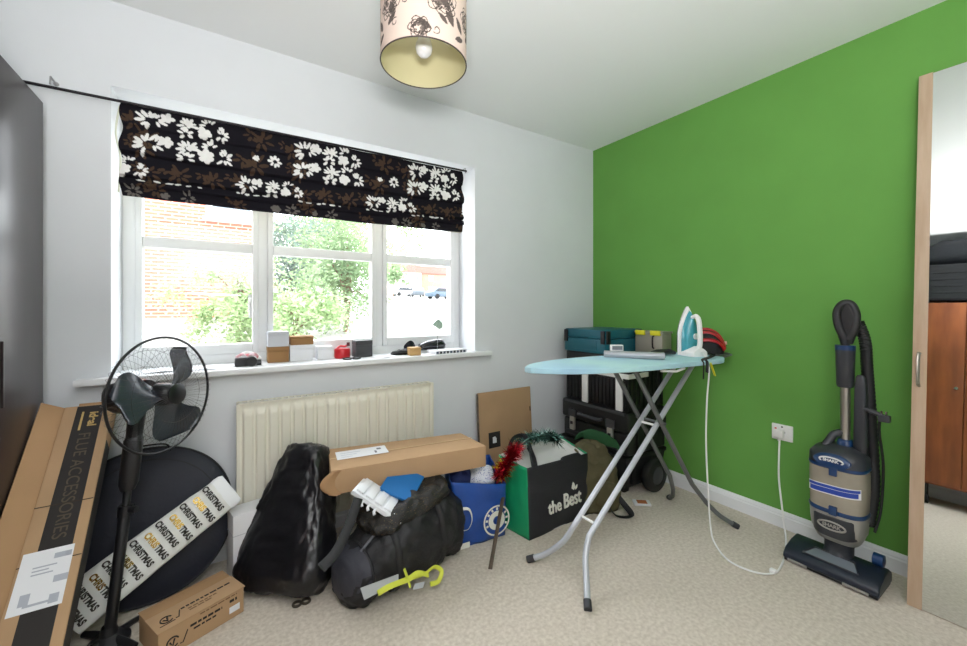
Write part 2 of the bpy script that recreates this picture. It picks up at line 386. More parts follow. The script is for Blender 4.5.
# ================================================================== OUTSIDE
paving = mat('pale_concrete_paving', (165, 163, 158), .9, var=.06, vscale=1.5)
gp = [(2.6, .05), (5, .45), (9, .85), (16, 1.35), (26, 1.6), (45, 2.25), (70, 3.5), (120, 5.5)]
gb = MB()
def gz(y):
    for (a, za), (b, zb) in zip(gp, gp[1:]):
        if y <= b: return za + (zb - za) * max(0, (y - a)) / (b - a)
    return gp[-1][1]
gb.grid(lambda u, v: (-60 + 160 * u, gp[int(round(v * 7))][0], gp[int(round(v * 7))][1]), 10, 7)
go = obj('ground', gb, paving, recalc=False); go['kind'] = 'structure'; go['label'] = 'pale sloping driveway and street outside'
def brick_mat():
    m = bpy.data.materials.new('red_brickwork'); m.use_nodes = True; nt = m.node_tree; b = nt.nodes['Principled BSDF']; b.inputs['Roughness'].default_value = .9
    tc = nt.nodes.new('ShaderNodeTexCoord'); mp = nt.nodes.new('ShaderNodeMapping'); mp.inputs['Rotation'].default_value = (math.pi / 2, 0, 0)
    br = nt.nodes.new('ShaderNodeTexBrick'); br.inputs['Color1'].default_value = lin((196, 112, 88)); br.inputs['Color2'].default_value = lin((178, 96, 76)); br.inputs['Mortar'].default_value = lin((205, 180, 165))
    br.inputs['Scale'].default_value = 1; br.inputs['Brick Width'].default_value = .225; br.inputs['Row Height'].default_value = .075; br.inputs['Mortar Size'].default_value = .011
    nt.links.new(tc.outputs['Object'], mp.inputs[0]); nt.links.new(mp.outputs[0], br.inputs[0]); nt.links.new(br.outputs[0], b.inputs['Base Color']); return m
brickwork = brick_mat()
tile = mat('brown_roof_tile', (120, 88, 78), .9, var=.15, vscale=3)
ext_white = mat('white_exterior_paint', (235, 235, 235), .6)
dark_glass = mat('house_window_glass', (120, 130, 140), .08)
HYN = 10.4
hz0 = gz(HYN) - .1
nh = thing('brick_house', 'red brick neighbouring house close by, seen through the left window light', 'house', (-2.6, HYN, hz0))
xr = YP(258, 300, HYN).x
obj('wall', MB().box((-7.5, HYN, hz0), (xr, HYN + 4, 5.4)), brickwork, nh)
obj('roof', MB().prism(frame((-7.7, HYN - .3, 5.4), Y_, Z_), [(0, 0), (4.6, 0), (2.3, 2.2)], 0, xr + 8.0), tile, nh)
p0, p1 = YP(206, 200, HYN), YP(256, 222, HYN)
wn = obj('window', MB().box((p0.x, HYN - .04, p1.z), (p1.x, HYN + .03, 4.0)), ext_white, nh)
obj('pane', MB().box((p0.x + .12, HYN - .05, p1.z + .16), (p1.x - .12, HYN - .02, 3.9)), dark_glass, wn)
obj('window_sill', MB().box((p0.x - .06, HYN - .14, p1.z - .09), (p1.x + .06, HYN, p1.z)), ext_white, nh)
# trees and shrubs
def leaf_mat(name, col, col2):
    m = mat(name, col, .6, col2=col2, vscale=2.5); nt = m.node_tree; b = nt.nodes['Principled BSDF']
    t = nt.nodes.new('ShaderNodeBsdfTranslucent'); t.inputs[0].default_value = lin(col2); mx = nt.nodes.new('ShaderNodeMixShader'); mx.inputs[0].default_value = .35
    nt.links.new(b.outputs[0], mx.inputs[1]); nt.links.new(t.outputs[0], mx.inputs[2]); nt.links.new(mx.outputs[0], nt.nodes['Material Output'].inputs[0]); return m
lm_light = leaf_mat('light_green_leaves', (140, 165, 112), (186, 205, 158)); lm_mid = leaf_mat('mid_green_leaves', (104, 132, 92), (150, 172, 130)); lm_dark = leaf_mat('blue_green_leaves', (88, 116, 104), (124, 150, 134))
bark = mat('brown_bark', (128, 98, 80), .9, var=.2, vscale=12)
def tree(name, label, x, y, cz, rx, rz, n, m, size, seed, cat='tree'):
    r = random.Random(seed); g = gz(y); t = thing(name, label, cat, (x, y, g))
    tb = MB().tube(bez([(x, y, g - .05), (x + .05, y, g + (cz - g) * .5), (x + rx * .1, y, cz + rz * .3)]), .025 + rx * .02, 8)
    br = []
    for k in range(9):
        a = r.uniform(0, 6.28); q = r.uniform(.3, .9); s0 = V((x + .04, y, g + (cz - g) * r.uniform(.4, 1.0)))
        e = V((x + math.cos(a) * rx * q, y + math.sin(a) * rx * q, cz + r.uniform(-.4, .7) * rz)); tb.tube(bez([s0, (s0 + e) / 2 + V((0, 0, .1)), e], 3), [.022, .02, .016, .014, .012, .01, .008], 5); br.append(e)
    obj('trunk', tb, bark, t)
    mb = MB(); clumps = br + [V((x, y, cz)) + V((r.gauss(0, .5) * rx, r.gauss(0, .5) * rx, r.gauss(0, .5) * rz)) for _ in range(16)]
    for i in range(n):
        c = r.choice(clumps); p = c + V((r.gauss(0, 1), r.gauss(0, 1), r.gauss(0, .9))) * (rx * .2)
        if p.z < g: p.z = g + r.random() * .3
        d = V((r.uniform(-1, 1), r.uniform(-1, 1), r.uniform(-.6, .6))).normalized(); e = d.orthogonal().normalized(); e.rotate(Matrix.Rotation(r.uniform(0, 6.28), 3, d)); s = size * r.uniform(.6, 1.3)
        mb.add([p - d * s, p + e * s * .45, p + d * s, p - e * s * .45 + V((0, 0, -.2 * s))], [(0, 1, 2), (0, 2, 3)])
    f = obj('foliage', mb, m, t, smooth=0, recalc=False); f['kind'] = 'stuff'
def at_px(x, y, Y): return YP(x, y, Y)
p = at_px(236, 300, 6.6); tree('shrub', 'light green shrub in front of the brick house', p.x, 6.6, p.z, .52, .85, 4600, lm_light, .034, 1, 'shrub')
p = at_px(292, 306, 6.2); tree('shrub', 'pale green bush low in the middle window light', p.x, 6.2, p.z, .62, .5, 6500, lm_light, .034, 2, 'shrub')
p = at_px(345, 284, 7.6); tree('tree', 'mid green tree with brown stems beside the mullion', p.x, 7.6, p.z, .9, 1.2, 9000, lm_mid, .040, 3)
p = at_px(290, 266, 13.0); tree('tree', 'blue green tree standing behind the low bush', p.x, 13.0, p.z, 1.3, 1.5, 6000, lm_dark, .075, 4)
p = at_px(335, 238, 21); tree('tree', 'tall pale tree at the back of the middle window light', p.x, 21, p.z, 2.6, 2.6, 7000, lm_light, .12, 5)
p = at_px(244, 246, 28); tree('tree', 'tree rising behind the corner of the brick house', p.x, 28, p.z, 1.8, 2.6, 2500, lm_mid, .16, 8)
p = at_px(393, 274, 40); tree('tree', 'small distant tree by the street in the right window light', p.x, 40, p.z, 1.1, 1.4, 900, lm_mid, .2, 6)
p = at_px(374, 266, 32); tree('tree', 'distant tree half hidden by the right mullion', p.x, 32, p.z, 1.2, 1.8, 1200, lm_mid, .2, 9)
# far houses
def far_house(label, x0, x1, y, h, wallm, seed):
    g = gz(y) - .2; t = thing('terraced_house', label, 'house', ((x0 + x1) / 2, y, g), 'houses across the street')
    obj('wall', MB().box((x0, y, g), (x1, y + 6, g + h)), wallm, t)
    obj('roof', MB().prism(frame((x0 - .2, y - .3, g + h), Y_, Z_), [(0, 0), (6.6, 0), (3.3, 2.0)], 0, x1 - x0 + .4), tile, t)
    n = 3
    for i in range(n):
        for zz in (1.0, 3.4):
            cx = x0 + (i + .5) * (x1 - x0) / n; w_ = obj('window', MB().box((cx - .55, y - .06, g + zz), (cx + .55, y + .02, g + zz + 1.2)), ext_white, t)
            obj('pane', MB().box((cx - .45, y - .08, g + zz + .1), (cx + .45, y - .05, g + zz + 1.1)), dark_glass, w_)
pale_render = mat('pale_house_render', (222, 205, 192), .9)
a, b, c = YP(392, 280, 78).x, YP(424, 280, 78).x, YP(462, 280, 78).x
far_house('far pale house left across the street in the right window light', a, b - .6, 78, 5.0, pale_render, 1)
far_house('far brick house right across the street in the right window light', b + .4, c + 4, 80, 5.0, brickwork, 2)
# parked cars
def car(px, py, y, col, name_col, rz, label):
    p = YP(px, py, y); g = gz(y); t = thing('car', label, 'car', (p.x, y, g), 'cars parked along the street')
    M = Matrix.Translation((p.x, y, g)) @ Matrix.Rotation(rz, 4, 'Z') @ Matrix.Rotation(math.pi / 2, 4, 'X')
    body = [(-2.05, .28), (2.05, .28), (2.1, .62), (1.95, .82), (1.05, .92), (.45, 1.38), (-1.2, 1.40), (-1.85, .95), (-2.1, .85)]
    obj('body', MB().prism(M, body, -.85, .85), mat('car_paint_' + name_col, col, .3, coat=.5), t, bevel=.05)
    obj('side_glass', MB().prism(M, [(.95, .93), (.42, 1.32), (-1.12, 1.33), (-1.6, .95)], -.87, .87), mat('car_glass', (40, 46, 52), .08), t)
    for wx in (-1.3, 1.3):
        for s in (-1, 1): obj('wheel', MB().cyl(M @ V((wx, .32, s * .70)), M @ V((wx, .32, s * .88)), .32, n=18), mat('car_tyre', (28, 28, 30), .8), t)
car(416.5, 296, 56, (96, 104, 112), 'grey', 1.3, 'grey car parked across the street near the pane centre')
car(442, 297, 46, (70, 92, 110), 'blue', 0.15, 'blue grey car at the right edge of the window')
car(404, 290, 62, (225, 228, 230), 'silver', 0.1, 'small silver car farthest up the street')
# ================================================================== FURNITURE AND MIRROR
dark_wood = mat('dark_brown_veneer', (44, 36, 36), .32, var=.18, vscale=6, stretch=(4, 4, .4), spec=.5)
wd = thing('wardrobe', 'tall dark brown wardrobe at the left edge of the picture', 'wardrobe', (-.85, 1.6, 0))
WX, WZ = -.563, 1.91
obj('carcass', MB().box((LX + .01, 1.02, 0), (WX - .022, 2.118, WZ)), dark_wood, wd, bevel=.002)
for (y0, y1) in ((1.03, 1.39), (1.40, 1.76), (1.772, 2.118)):
    d = obj('door', MB().box((WX - .020, y0, .06), (WX, y1, WZ - .002)), dark_wood, wd, bevel=.003)
    obj('handle', MB().box((WX, y0 + .012, .85), (WX + .006, y0 + .022, 1.05)), dark_wood, d)
# orange brown wardrobe and black case that the leaning mirror shows
teak = mat('orange_brown_wood', (150, 86, 46), .4, col2=(118, 62, 34), vscale=5, stretch=(3, 3, .5))
tw = thing('teak_wardrobe', 'orange brown wooden wardrobe on castors, seen only in the leaning mirror', 'wardrobe', (-.86, .62, 0))
obj('carcass', MB().box((LX + .03, .22, .17), (-.622, .985, 1.745)), teak, tw, bevel=.004)
for (y0, y1) in ((.225, .60), (.605, .98)): 
    d = obj('door', MB().box((-.62, y0, .185), (-.60, y1, 1.74)), teak, tw, bevel=.004); obj('knob', MB().lathe(frame((-.60, y1 - .04 if y0 < .3 else y0 + .04, 1.0), Y_, Z_), [(.004, 0), (.006, .012), (.014, .018), (.012, .026), (.002, .028)], 14), chrome, d)
blk_rubber = mat('black_rubber', (24, 24, 25), .6)
for (x, y) in ((-.66, .27), (-.66, .93), (-1.06, .27), (-1.06, .93), (-.66, .80)):
    obj('castor', MB().cyl((x, y - .012, .035), (x, y + .012, .035), .035, n=18).cyl((x, y, .05), (x, y, .17), .011, n=10), blk_rubber, tw)
cs = thing('suitcase', 'black ribbed case lying on top of the orange brown wardrobe, seen in the mirror', 'suitcase', (-.84, .62, 1.745))
blk_case = mat('black_case_fabric', (30, 32, 36), .5, bump=.3, bscale=60)
obj('shell', MB().box((-1.08, .18, 1.765), (-.585, .93, 2.09)), blk_case, cs, bevel=.03, segs=3)
for z in (1.82, 1.88, 1.94, 2.0): obj('rib', MB().box((-.59, .22, z), (-.578, .89, z + .02)), blk_case, cs, bevel=.004)
obj('handle', MB().tube(bez([(-.585, .42, 2.03), (-.55, .44, 2.04), (-.55, .56, 2.04), (-.585, .58, 2.03)]), .01, 8), blk_rubber, cs)
for y in (.25, .72): obj('foot', MB().box((-1.0, y, 1.745), (-.64, y + .03, 1.766)), blk_rubber, cs)
sb = MB().loft([(V((-.83, y, 2.09 + h * .5 + .004)), X_, Z_, .2 * k, h * .5, 3) for (y, h, k) in ((.2, .05, .6), (.24, .18, .95), (.38, .25, 1), (.58, .262, 1), (.78, .255, 1), (.90, .18, .9), (.94, .05, .5))], 32).wrinkle(.008, 9, 2, floor=2.092)
tag(obj('holdall', sb, mat('black_soft_nylon', (36, 39, 45), .6, bump=.3, bscale=40), smooth=60), 'black soft holdall piled above the case, seen in the mirror', 'bag')

# leaning mirrored door
al = math.atan(.195 / 2.123); mo = V((2.222, .402, .0)); up = V((math.sin(al), -.0145, math.cos(al))).normalized()
MM = frame(mo, V((0, -1, 0)), up)      # local x to the right along the wall, y up the door, z towards the room
if (MM.to_3x3() @ Z_).x > 0: MM = MM @ Matrix.Diagonal((1, 1, -1, 1))
pale_oak = mat('pale_oak_edge', (198, 174, 150), .5, col2=(184, 158, 132), vscale=7, stretch=(6, 6, .5))
mirror_m = mat('mirror_silvering', (232, 236, 236), .015, 1.0)
md = thing('mirror_door', 'tall mirrored door with pale oak edge leaning against the green wall', 'mirror', mo)
MW, MH = .52, 2.118
obj('panel', MB().box((0, 0, -.022), (MW, MH, -.004), MM), pale_oak, md, bevel=.002)
for x in (0, MW - .040): obj('edge_strip', MB().box((x, 0, -.004), (x + .040, MH, .003), MM), pale_oak, md, bevel=.0015)
obj('mirror_glass', MB().box((.040, .004, -.004), (MW - .040, MH - .004, .001), MM), mirror_m, md, smooth=0)
obj('handle', MB().tube(bez([MM @ V(q) for q in ((.020, .975, .0), (.020, .97, .022), (.020, .92, .030), (.020, .86, .024), (.020, .845, .0))], 6), .006, 10, flat=.7), mat('brushed_nickel', (170, 165, 155), .3, 1.0), md)

# ================================================================== PENDANT LAMP
LC = DP(424, 65, 1.40); LX0, LY0, LZ0 = LC.x, LC.y, LC.z; LR = .149; LHt = .24
pl = thing('pendant_lamp', 'pendant lamp with pale pink drum shade and black flower print', 'lamp', (LX0, LY0, RH))
NS, NH = 420, 110
sm = MB().grid(lambda u, v: (LX0 + LR * math.cos(6.28318 * u), LY0 + LR * math.sin(6.28318 * u), LZ0 + LHt * v), NS, NH, cu=True)
def paint_shade():
    th = np.tile(np.arange(NS) / NS * 2 * math.pi * LR, NH + 1); z = np.repeat(np.arange(NH + 1) / NH * LHt, NS); per = 2 * math.pi * LR
    col = np.tile(np.array(lin((216, 196, 184))), (len(th), 1)); ink = np.zeros(len(th)); r = np.random.RandomState(5)
    def dx(a): d = (th - a + per / 2) % per - per / 2; return d
    def stroke(pts, wd, a=.9):
        for (x0, y0), (x1, y1) in zip(pts, pts[1:]):
            px, py = dx(x0), z - y0; vx, vy = x1 - x0, y1 - y0; t = np.clip((px * vx + py * vy) / (vx * vx + vy * vy + 1e-12), 0, 1)
            d = np.hypot(px - t * vx, py - t * vy); np.maximum(ink, a * (d < wd), out=ink)
    def peony(cx, cy, R, n):
        for ring in (1, .68, .36):
            for i in range(n):
                a = 6.283 * i / n + ring * 2; ex, ey = cx + math.cos(a) * R * ring * .62, cy + math.sin(a) * R * ring * .62
                stroke([(ex + math.cos(a + q) * R * .3 * (1 + .15 * math.sin(3 * q)), ey + math.sin(a + q) * R * .3) for q in np.linspace(-1.9, 1.9, 8)], .0016)
                if r.rand() < .45:
                    m = np.hypot(dx(ex), z - ey) < R * .16; ink[m] = np.maximum(ink[m], .75)
    def leaf(x, y, L, a):
        for q in range(9):
            t = q / 8; wd = L * .22 * math.sin(math.pi * (.1 + .9 * t)); m = np.hypot(dx(x + math.cos(a) * L * t), z - y - math.sin(a) * L * t) < wd; ink[m] = np.maximum(ink[m], .85 - .25 * (q % 2))
    def curl(x, y, R, a, s):
        stroke([(x + math.cos(a + s * t) * R * (1 - t / 9), y + math.sin(a + s * t) * R * (1 - t / 9)) for t in np.linspace(0, 5.5, 16)], .0016)
    f = math.atan2(-LY0, -LX0) % (2 * math.pi) * LR       # side facing the camera
    for k in (-1, 0, 1):
        o = f + k * .312
        peony(o + .06, .135, .062, 7); leaf(o + .075, .10, .05, -.9); leaf(o + .05, .14, .055, -.6); peony(o - .015, .03, .040, 6); peony(o - .125, .125, .050, 6); leaf(o - .12, .13, .05, -1.2); leaf(o + .02, .03, .05, 2.6); leaf(o + .12, .10, .05, -1.0); leaf(o + .02, .20, .06, .4); leaf(o - .06, .20, .05, 2.2)
        leaf(o + .10, .215, .05, .9); leaf(o - .1, .09, .045, -2.4); curl(o - .06, .12, .016, 0, 1); curl(o - .03, .155, .012, 2, -1); curl(o - .1, .06, .014, 1, 1); curl(o + .04, .03, .014, 4, 1); leaf(o + .115, .03, .045, .4); leaf(o + .05, .085, .04, -.7); leaf(o + .09, .11, .05, -1.4)
    k = np.array(lin((24, 20, 22))); col = col * (1 - ink[:, None]) + k[None, :] * ink[:, None]; col[:, 3] = 1; return col
so = obj('shade', sm, print_mat('floral_shade_fabric', .8, .2, .12), pl, smooth=180, recalc=False)
ca = so.data.color_attributes.new('dye', 'FLOAT_COLOR', 'POINT'); ca.data.foreach_set('color', paint_shade().astype(np.float32).ravel())
cream_pl = mat('cream_shade_lining', (212, 205, 164), .5)
Ml = Matrix.Translation((LX0, LY0, LZ0))
obj('lining', MB().lathe(Ml, [(LR - .002, .001), (LR - .002, LHt - .002)], 72), cream_pl, pl, smooth=180, recalc=False)
for zz in (0, LHt): obj('rim', MB().tube(arc((LX0, LY0, LZ0 + zz), X_, Y_, LR - .0005, 0, 2 * math.pi * 71 / 72, 71), .0022, 6, closed=True), mat('dark_rim', (70, 60, 56), .6), pl)
sp = MB()
for k in range(3): a = k * 2.094 + .4; sp.tube([(LX0 + .02 * math.cos(a), LY0 + .02 * math.sin(a), LZ0 + .14), (LX0 + (LR - .003) * math.cos(a), LY0 + (LR - .003) * math.sin(a), LZ0 + .14)], .0018, 6)
sp.tube(arc((LX0, LY0, LZ0 + .14), X_, Y_, .021, 0, 2 * math.pi * 23 / 24, 23), .002, 6, closed=True)
obj('spider_ring', sp, mat('white_wire', (225, 222, 210), .5), pl)
obj('bulb', MB().lathe(Ml, [(.001, .028), (.014, .030), (.026, .042), (.030, .058), (.027, .075), (.018, .098), (.0145, .115)], 28), mat('opal_bulb', (245, 245, 248), .15, spec=.5), pl, smooth=180)
obj('lamp_holder', MB().lathe(Ml, [(.0145, .112), (.02, .115), (.02, .165), (.012, .185), (.004, .195)], 24), mat('white_plastic', (236, 236, 234), .35), pl)
obj('cord', MB().cyl((LX0, LY0, LZ0 + .19), (LX0, LY0, RH - .02), .0035, n=10), MATS['white_plastic'], pl)
obj('ceiling_rose', MB().lathe(Matrix.Translation((LX0, LY0, RH)), [(.008, -.028), (.03, -.026), (.05, -.012), (.052, 0)], 32), MATS['white_plastic'], pl)
white_pl = MATS['white_plastic']

# ================================================================== LEFT GROUP: flue box, fan, disc bag, gift wrap, carton
card = mat('brown_cardboard', (180, 148, 114), .85, var=.06, vscale=5, bump=.08, bscale=30, spec=.15)
card_dk = mat('cardboard_inside', (168, 134, 100), .9, var=.05, vscale=6, spec=.1)
black_print = mat('black_box_print', (38, 34, 32), .75, var=.1, vscale=9)
paper = mat('white_paper', (232, 233, 236), .75)
ink_grey = mat('grey_label_ink', (120, 122, 130), .8); ink_dim = mat('dim_brown_ink', (86, 74, 60), .8); ink_gold = mat('gold_box_ink', (190, 160, 100), .7); ink_black = mat('black_ink', (34, 30, 28), .8)
fd = V((0, .74, .6726)).normalized(); fo = V((-.365, 2.092, .780))
FLm = frame(fo, X_, fd)        # x right, y up the box, z out of its face
FLn = FLm.to_3x3() @ Z_
def on_plane(px, py, M):
    d = ray(px, py); n = M.to_3x3() @ Z_; t = (M.translation - CAM).dot(n) / d.dot(n); return M.inverted() @ (CAM + d * t)
LB = 1.12
fb = thing('flue_box', 'long brown flue accessories carton with black band leaning beside the dark wardrobe', 'cardboard box', (-.44, 1.3, 0))
TH = .075
obj('carton', MB().box((-.135, -LB, -TH), (0, 0, 0), FLm), card, fb, bevel=.003)
obj('printed_band', MB().box((-.100, -LB, 0), (-.026, -.004, .0008), FLm), black_print, fb, smooth=0)
obj('printed_band', MB().box((0, -LB, -TH + .004), (.0008, -.16, -.008), FLm), black_print, fb, smooth=0)
obj('flap', MB().add([FLm @ V(q) for q in ((-.135, 0, -.004), (-.135, -LB, -.004), (-.192, -LB, .030), (-.192, .008, .030), (-.135, 0, -.009), (-.135, -LB, -.009), (-.195, -LB, .026), (-.195, .008, .026))], [(0, 1, 2, 3), (7, 6, 5, 4), (0, 4, 5, 1), (1, 5, 6, 2), (2, 6, 7, 3), (3, 7, 4, 0)]), card_dk, fb, bevel=.001)
obj('flap', MB().box((-.13, -.002, -.07), (-.004, .022, -.066), FLm).box((-.10, -.002, -.012), (-.004, .016, -.008), FLm), card_dk, fb)
tl = frame(FLm @ V((-.063, -.31, .0012)), -fd, X_)
text('lettering', 'FLUE ACCESSORIES', tl, .046, ink_dim, fb, sx=.95)
text('logo', 'ideal', frame(FLm @ V((-.050, -.065, .0012)), -fd, X_), .034, ink_gold, fb, bold=.001)
obj('logo_line', MB().box((-.083, -.11, .0010), (-.077, -.03, .0014), FLm), ink_gold, fb, smooth=0)
a, b = on_plane(68, 545, FLm), on_plane(52, 606, FLm); lx1 = -.020; lx0 = -.128; ly1, ly0 = a.y, b.y
lb = obj('shipping_label', MB().box((lx0, ly0, .0009), (lx1, ly1, .0016), FLm), paper, fb, smooth=0)
q = MB(); rr = random.Random(2)
for (x, y, w_, h) in ((-.06, .90, .03, .025), (-.035, .90, .012, .025), (-.10, .72, .05, .006), (-.10, .66, .035, .006), (-.10, .60, .045, .006), (-.05, .5, .03, .03), (-.11, .3, .02, .05), (-.10, .12, .06, .01), (-.05, .2, .02, .04)):
    yy = ly0 + y * (ly1 - ly0); obj('printed_block', MB().box((x, yy - h * .6, .0016), (x + w_, yy, .0020), FLm), mat('faint_label_ink', (176, 180, 190), .8), lb, smooth=0)
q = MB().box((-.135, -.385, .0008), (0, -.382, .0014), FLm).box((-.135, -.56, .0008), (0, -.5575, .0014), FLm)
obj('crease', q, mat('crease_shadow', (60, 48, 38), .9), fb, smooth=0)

# pedestal fan
fan_black = mat('black_fan_plastic', (26, 26, 29), .35, spec=.5); fan_blade = mat('smoke_grey_blade', (48, 54, 62), .2, spec=.6)
HC = DP(166, 394, 1.44); fn = (RT * math.cos(.09) - FW * math.sin(.09) + V((0, 0, .04))).normalized()
FM = frame(HC, fn.cross(Z_), Z_ - fn * fn.z)     # local z close to -fn or fn
if (FM.to_3x3() @ Z_).dot(fn) < 0: FM = frame(HC, -fn.cross(Z_), Z_ - fn * fn.z)
fbse = ZP(109, 643); pt = FM @ V((0, -.085, -.12))
fa = thing('pedestal_fan', 'black pedestal fan with round wire guard standing in front of the navy disc', 'fan', fbse)
GR = .205
obj('guard_ring', MB().tube(arc(FM @ V((0, 0, -.01)), FM.to_3x3() @ X_, FM.to_3x3() @ Y_, GR, 0, 2 * math.pi * 71 / 72, 71), .0045, 8, closed=True), fan_black, fa)
for nm, zd in (('front_guard', .055), ('rear_guard', -.075)):
    g = MB(); N = 56
    for k in range(N):
        a = 6.28318 * k / N; c, s = math.cos(a), math.sin(a)
        g.tube([FM @ V((r * c, r * s, -.01 + zd * f)) for (r, f) in ((.035, 1), (.10, .97), (.16, .78), (.19, .45), (GR, 0))], .00045, 4, cap=False)
    for r, f in ((.10, .97), (.16, .78)): g.tube(arc(FM @ V((0, 0, -.01 + zd * f)), FM.to_3x3() @ X_, FM.to_3x3() @ Y_, r, 0, 2 * math.pi * 47 / 48, 47), .0006, 4, closed=True)
    obj(nm, g, fan_black, fa, recalc=False)
obj('guard_badge', MB().lathe(FM @ Matrix.Translation((0, 0, .045)), [(.001, .006), (.025, .005), (.037, .001), (.037, -.003)], 32, cap1=True), fan_black, fa)
obj('hub', MB().lathe(FM, [(.001, .036), (.018, .034), (.034, .022), (.040, .004), (.040, -.03)], 32, cap1=True), fan_black, fa)
for k in range(3):
    a0 = math.radians((0, 120, 240)[k] + 42); B = MB()
    def bp(u, v):
        r = .030 + .150 * v; half = .022 / r + .46 * math.sin(min(1, v * 1.15) * math.pi * .55) * math.sqrt(max(0.0, 1 - max(0, (v - .62) / .38) ** 4))
        ang = a0 + (u - .5) * 2 * half + .25 * v
        zt = (u - .5) * .050 * (1 - .2 * v) - .004
        return FM @ V((r * math.cos(ang), r * math.sin(ang), zt))
    def bp2(u, v): return bp(u, v) - fn * .0025
    B.grid(bp, 14, 14); B.grid(bp2, 14, 14)
    obj('blade', B, fan_blade, fa, smooth=180, recalc=False)
obj('motor_housing', MB().loft([(FM @ V((0, -.005, z)), FM.to_3x3() @ X_, FM.to_3x3() @ Y_, r, r * .98, 2.6) for (z, r) in ((-.085, .04), (-.088, .058), (-.11, .064), (-.17, .060), (-.20, .050), (-.212, .03))], 32), fan_black, fa, smooth=50)
obj('neck', MB().tube([FM @ V((0, -.05, -.12)), pt, pt + (fbse - pt) * .10], [.032, .026, .024], 16), fan_black, fa)
mid = pt + (fbse - pt) * .42
obj('control_box', MB().loft([(pt + (fbse - pt) * t, X_, Y_, a, a, 3) for (t, a) in ((.08, .022), (.10, .028), (.30, .028), (.33, .020))], 24), fan_black, fa, smooth=50)
obj('pole', MB().tube([pt + (fbse - pt) * .3, mid, mid + (fbse - mid) * .02, fbse + V((0, 0, .02))], [.012, .012, .017, .017], 16), fan_black, fa)
obj('height_collar', MB().cyl(mid - (fbse - pt) * .02, mid + (fbse - pt) * .03, .021, n=20), fan_black, fa)
obj('base', MB().lathe(Matrix.Translation(fbse), [(.058, 0), (.058, .012), (.045, .022), (.026, .034), (.02, .06)], 28, cap0=True), fan_black, fa)
for k in range(4):
    a = math.radians(45 + 90 * k); d = V((math.cos(a), math.sin(a), 0)); obj('foot', MB().tube([fbse + d * .03 + V((0, 0, .018)), fbse + d * .075 + V((0, 0, .015)), fbse + d * .115 + V((0, 0, .010))], [.014, .013, .010], 10, flat=.8), fan_black, fa)
for k in range(3):
    a = math.radians(200 + 60 * k); obj('bolt', MB().cyl(fbse + V((math.cos(a) * .045, math.sin(a) * .045, .012)), fbse + V((math.cos(a) * .045, math.sin(a) * .045, .026)), .005, n=10), chrome, fa)
obj('knob', MB().cyl(mid + RT * .018, mid + RT * .04, .012, n=14), fan_black, fa)

# navy disc bag leaning on the wall
navy = mat('navy_nylon', (28, 31, 44), .6, var=.12, vscale=6, bump=.2, bscale=50)
dcn = V((0, -.535, .14)).normalized(); dup = V((0, .13, .54)).normalized(); DR = .29
DM = frame((-.262, 2.058, .290), X_, dup)
db = thing('disc_bag', 'large round navy fold-up bag leaning against the wall behind the fan', 'bag', (-.262, 2.0, 0))
DE = 2.12
obj('cover', MB().loft([(DM @ V((0, 0, z)), X_, dup, r, r, DE) for (r, z) in ((.01, .026), (.12, .028), (.22, .022), (.275, .012), (DR, 0), (.275, -.012), (.22, -.02), (.01, -.022))], 96), navy, db, smooth=60)
def sel(r, t, z=0): c_, s_ = math.cos(t), math.sin(t); return DM @ V((math.copysign(abs(c_) ** (2 / DE), c_) * r, math.copysign(abs(s_) ** (2 / DE), s_) * r, z))
obj('piping', MB().tube([sel(DR - .001, 2 * math.pi * i / 96) for i in range(96)], .005, 8, closed=True), mat('dark_navy_trim', (16, 17, 24), .6), db)
obj('zip', MB().tube(arc(DM @ V((0, 0, .017)), X_, dup, .245, .3, 2.8, 40), .004, 6, flat=.5), MATS['dark_navy_trim'], db)
obj('carry_handle', MB().tube(bez([DM @ V(q) for q in ((-.07, .272, .012), (-.05, .30, .03), (.05, .30, .03), (.07, .272, .012))]), .008, 8, flat=.4), MATS['dark_navy_trim'], db)

# roll of christmas gift wrap
g0, g1 = V((-.455, 1.905, .105)), V((-.012, 1.975, .375)); ge = (g1 - g0).normalized(); gv = ((g0 + g1) / 2 - CAM).normalized(); gw = ge.cross(gv).normalized()
if gw.z < 0: gw = -gw
gnn = ge.cross(gw); gnn = gnn if gnn.dot(gv) < 0 else -gnn
wrap_white = mat('white_gift_wrap', (226, 228, 224), .45, var=.05, vscale=14, bump=.15, bscale=25)
gr = thing('gift_wrap', 'flat white pack of christmas gift wrap with gold and black lettering', 'gift wrap', (-.25, 1.93, .03))
GL = (g1 - g0).length
obj('pack', MB().loft([(g0 + ge * (GL * t), gw, gnn, .080 - .012 * t, .016, 2.6) for t in np.linspace(0, 1, 14)], 32).wrinkle(.002, 22, 4, ridged=False), wrap_white, gr, smooth=60)
obj('open_end', MB().loft([(g1 + ge * t, gw, gnn, a, b, 2.6) for (t, a, b) in ((-.002, .069, .0165), (.012, .071, .014), (.03, .069, .010), (.042, .062, .004))], 32), mat('white_film', (235, 237, 240), .3), gr)
gold_foil = mat('gold_foil', (214, 182, 92), .25, .9)
wrap_ink = mat('grey_black_ink', (52, 50, 44), .7)
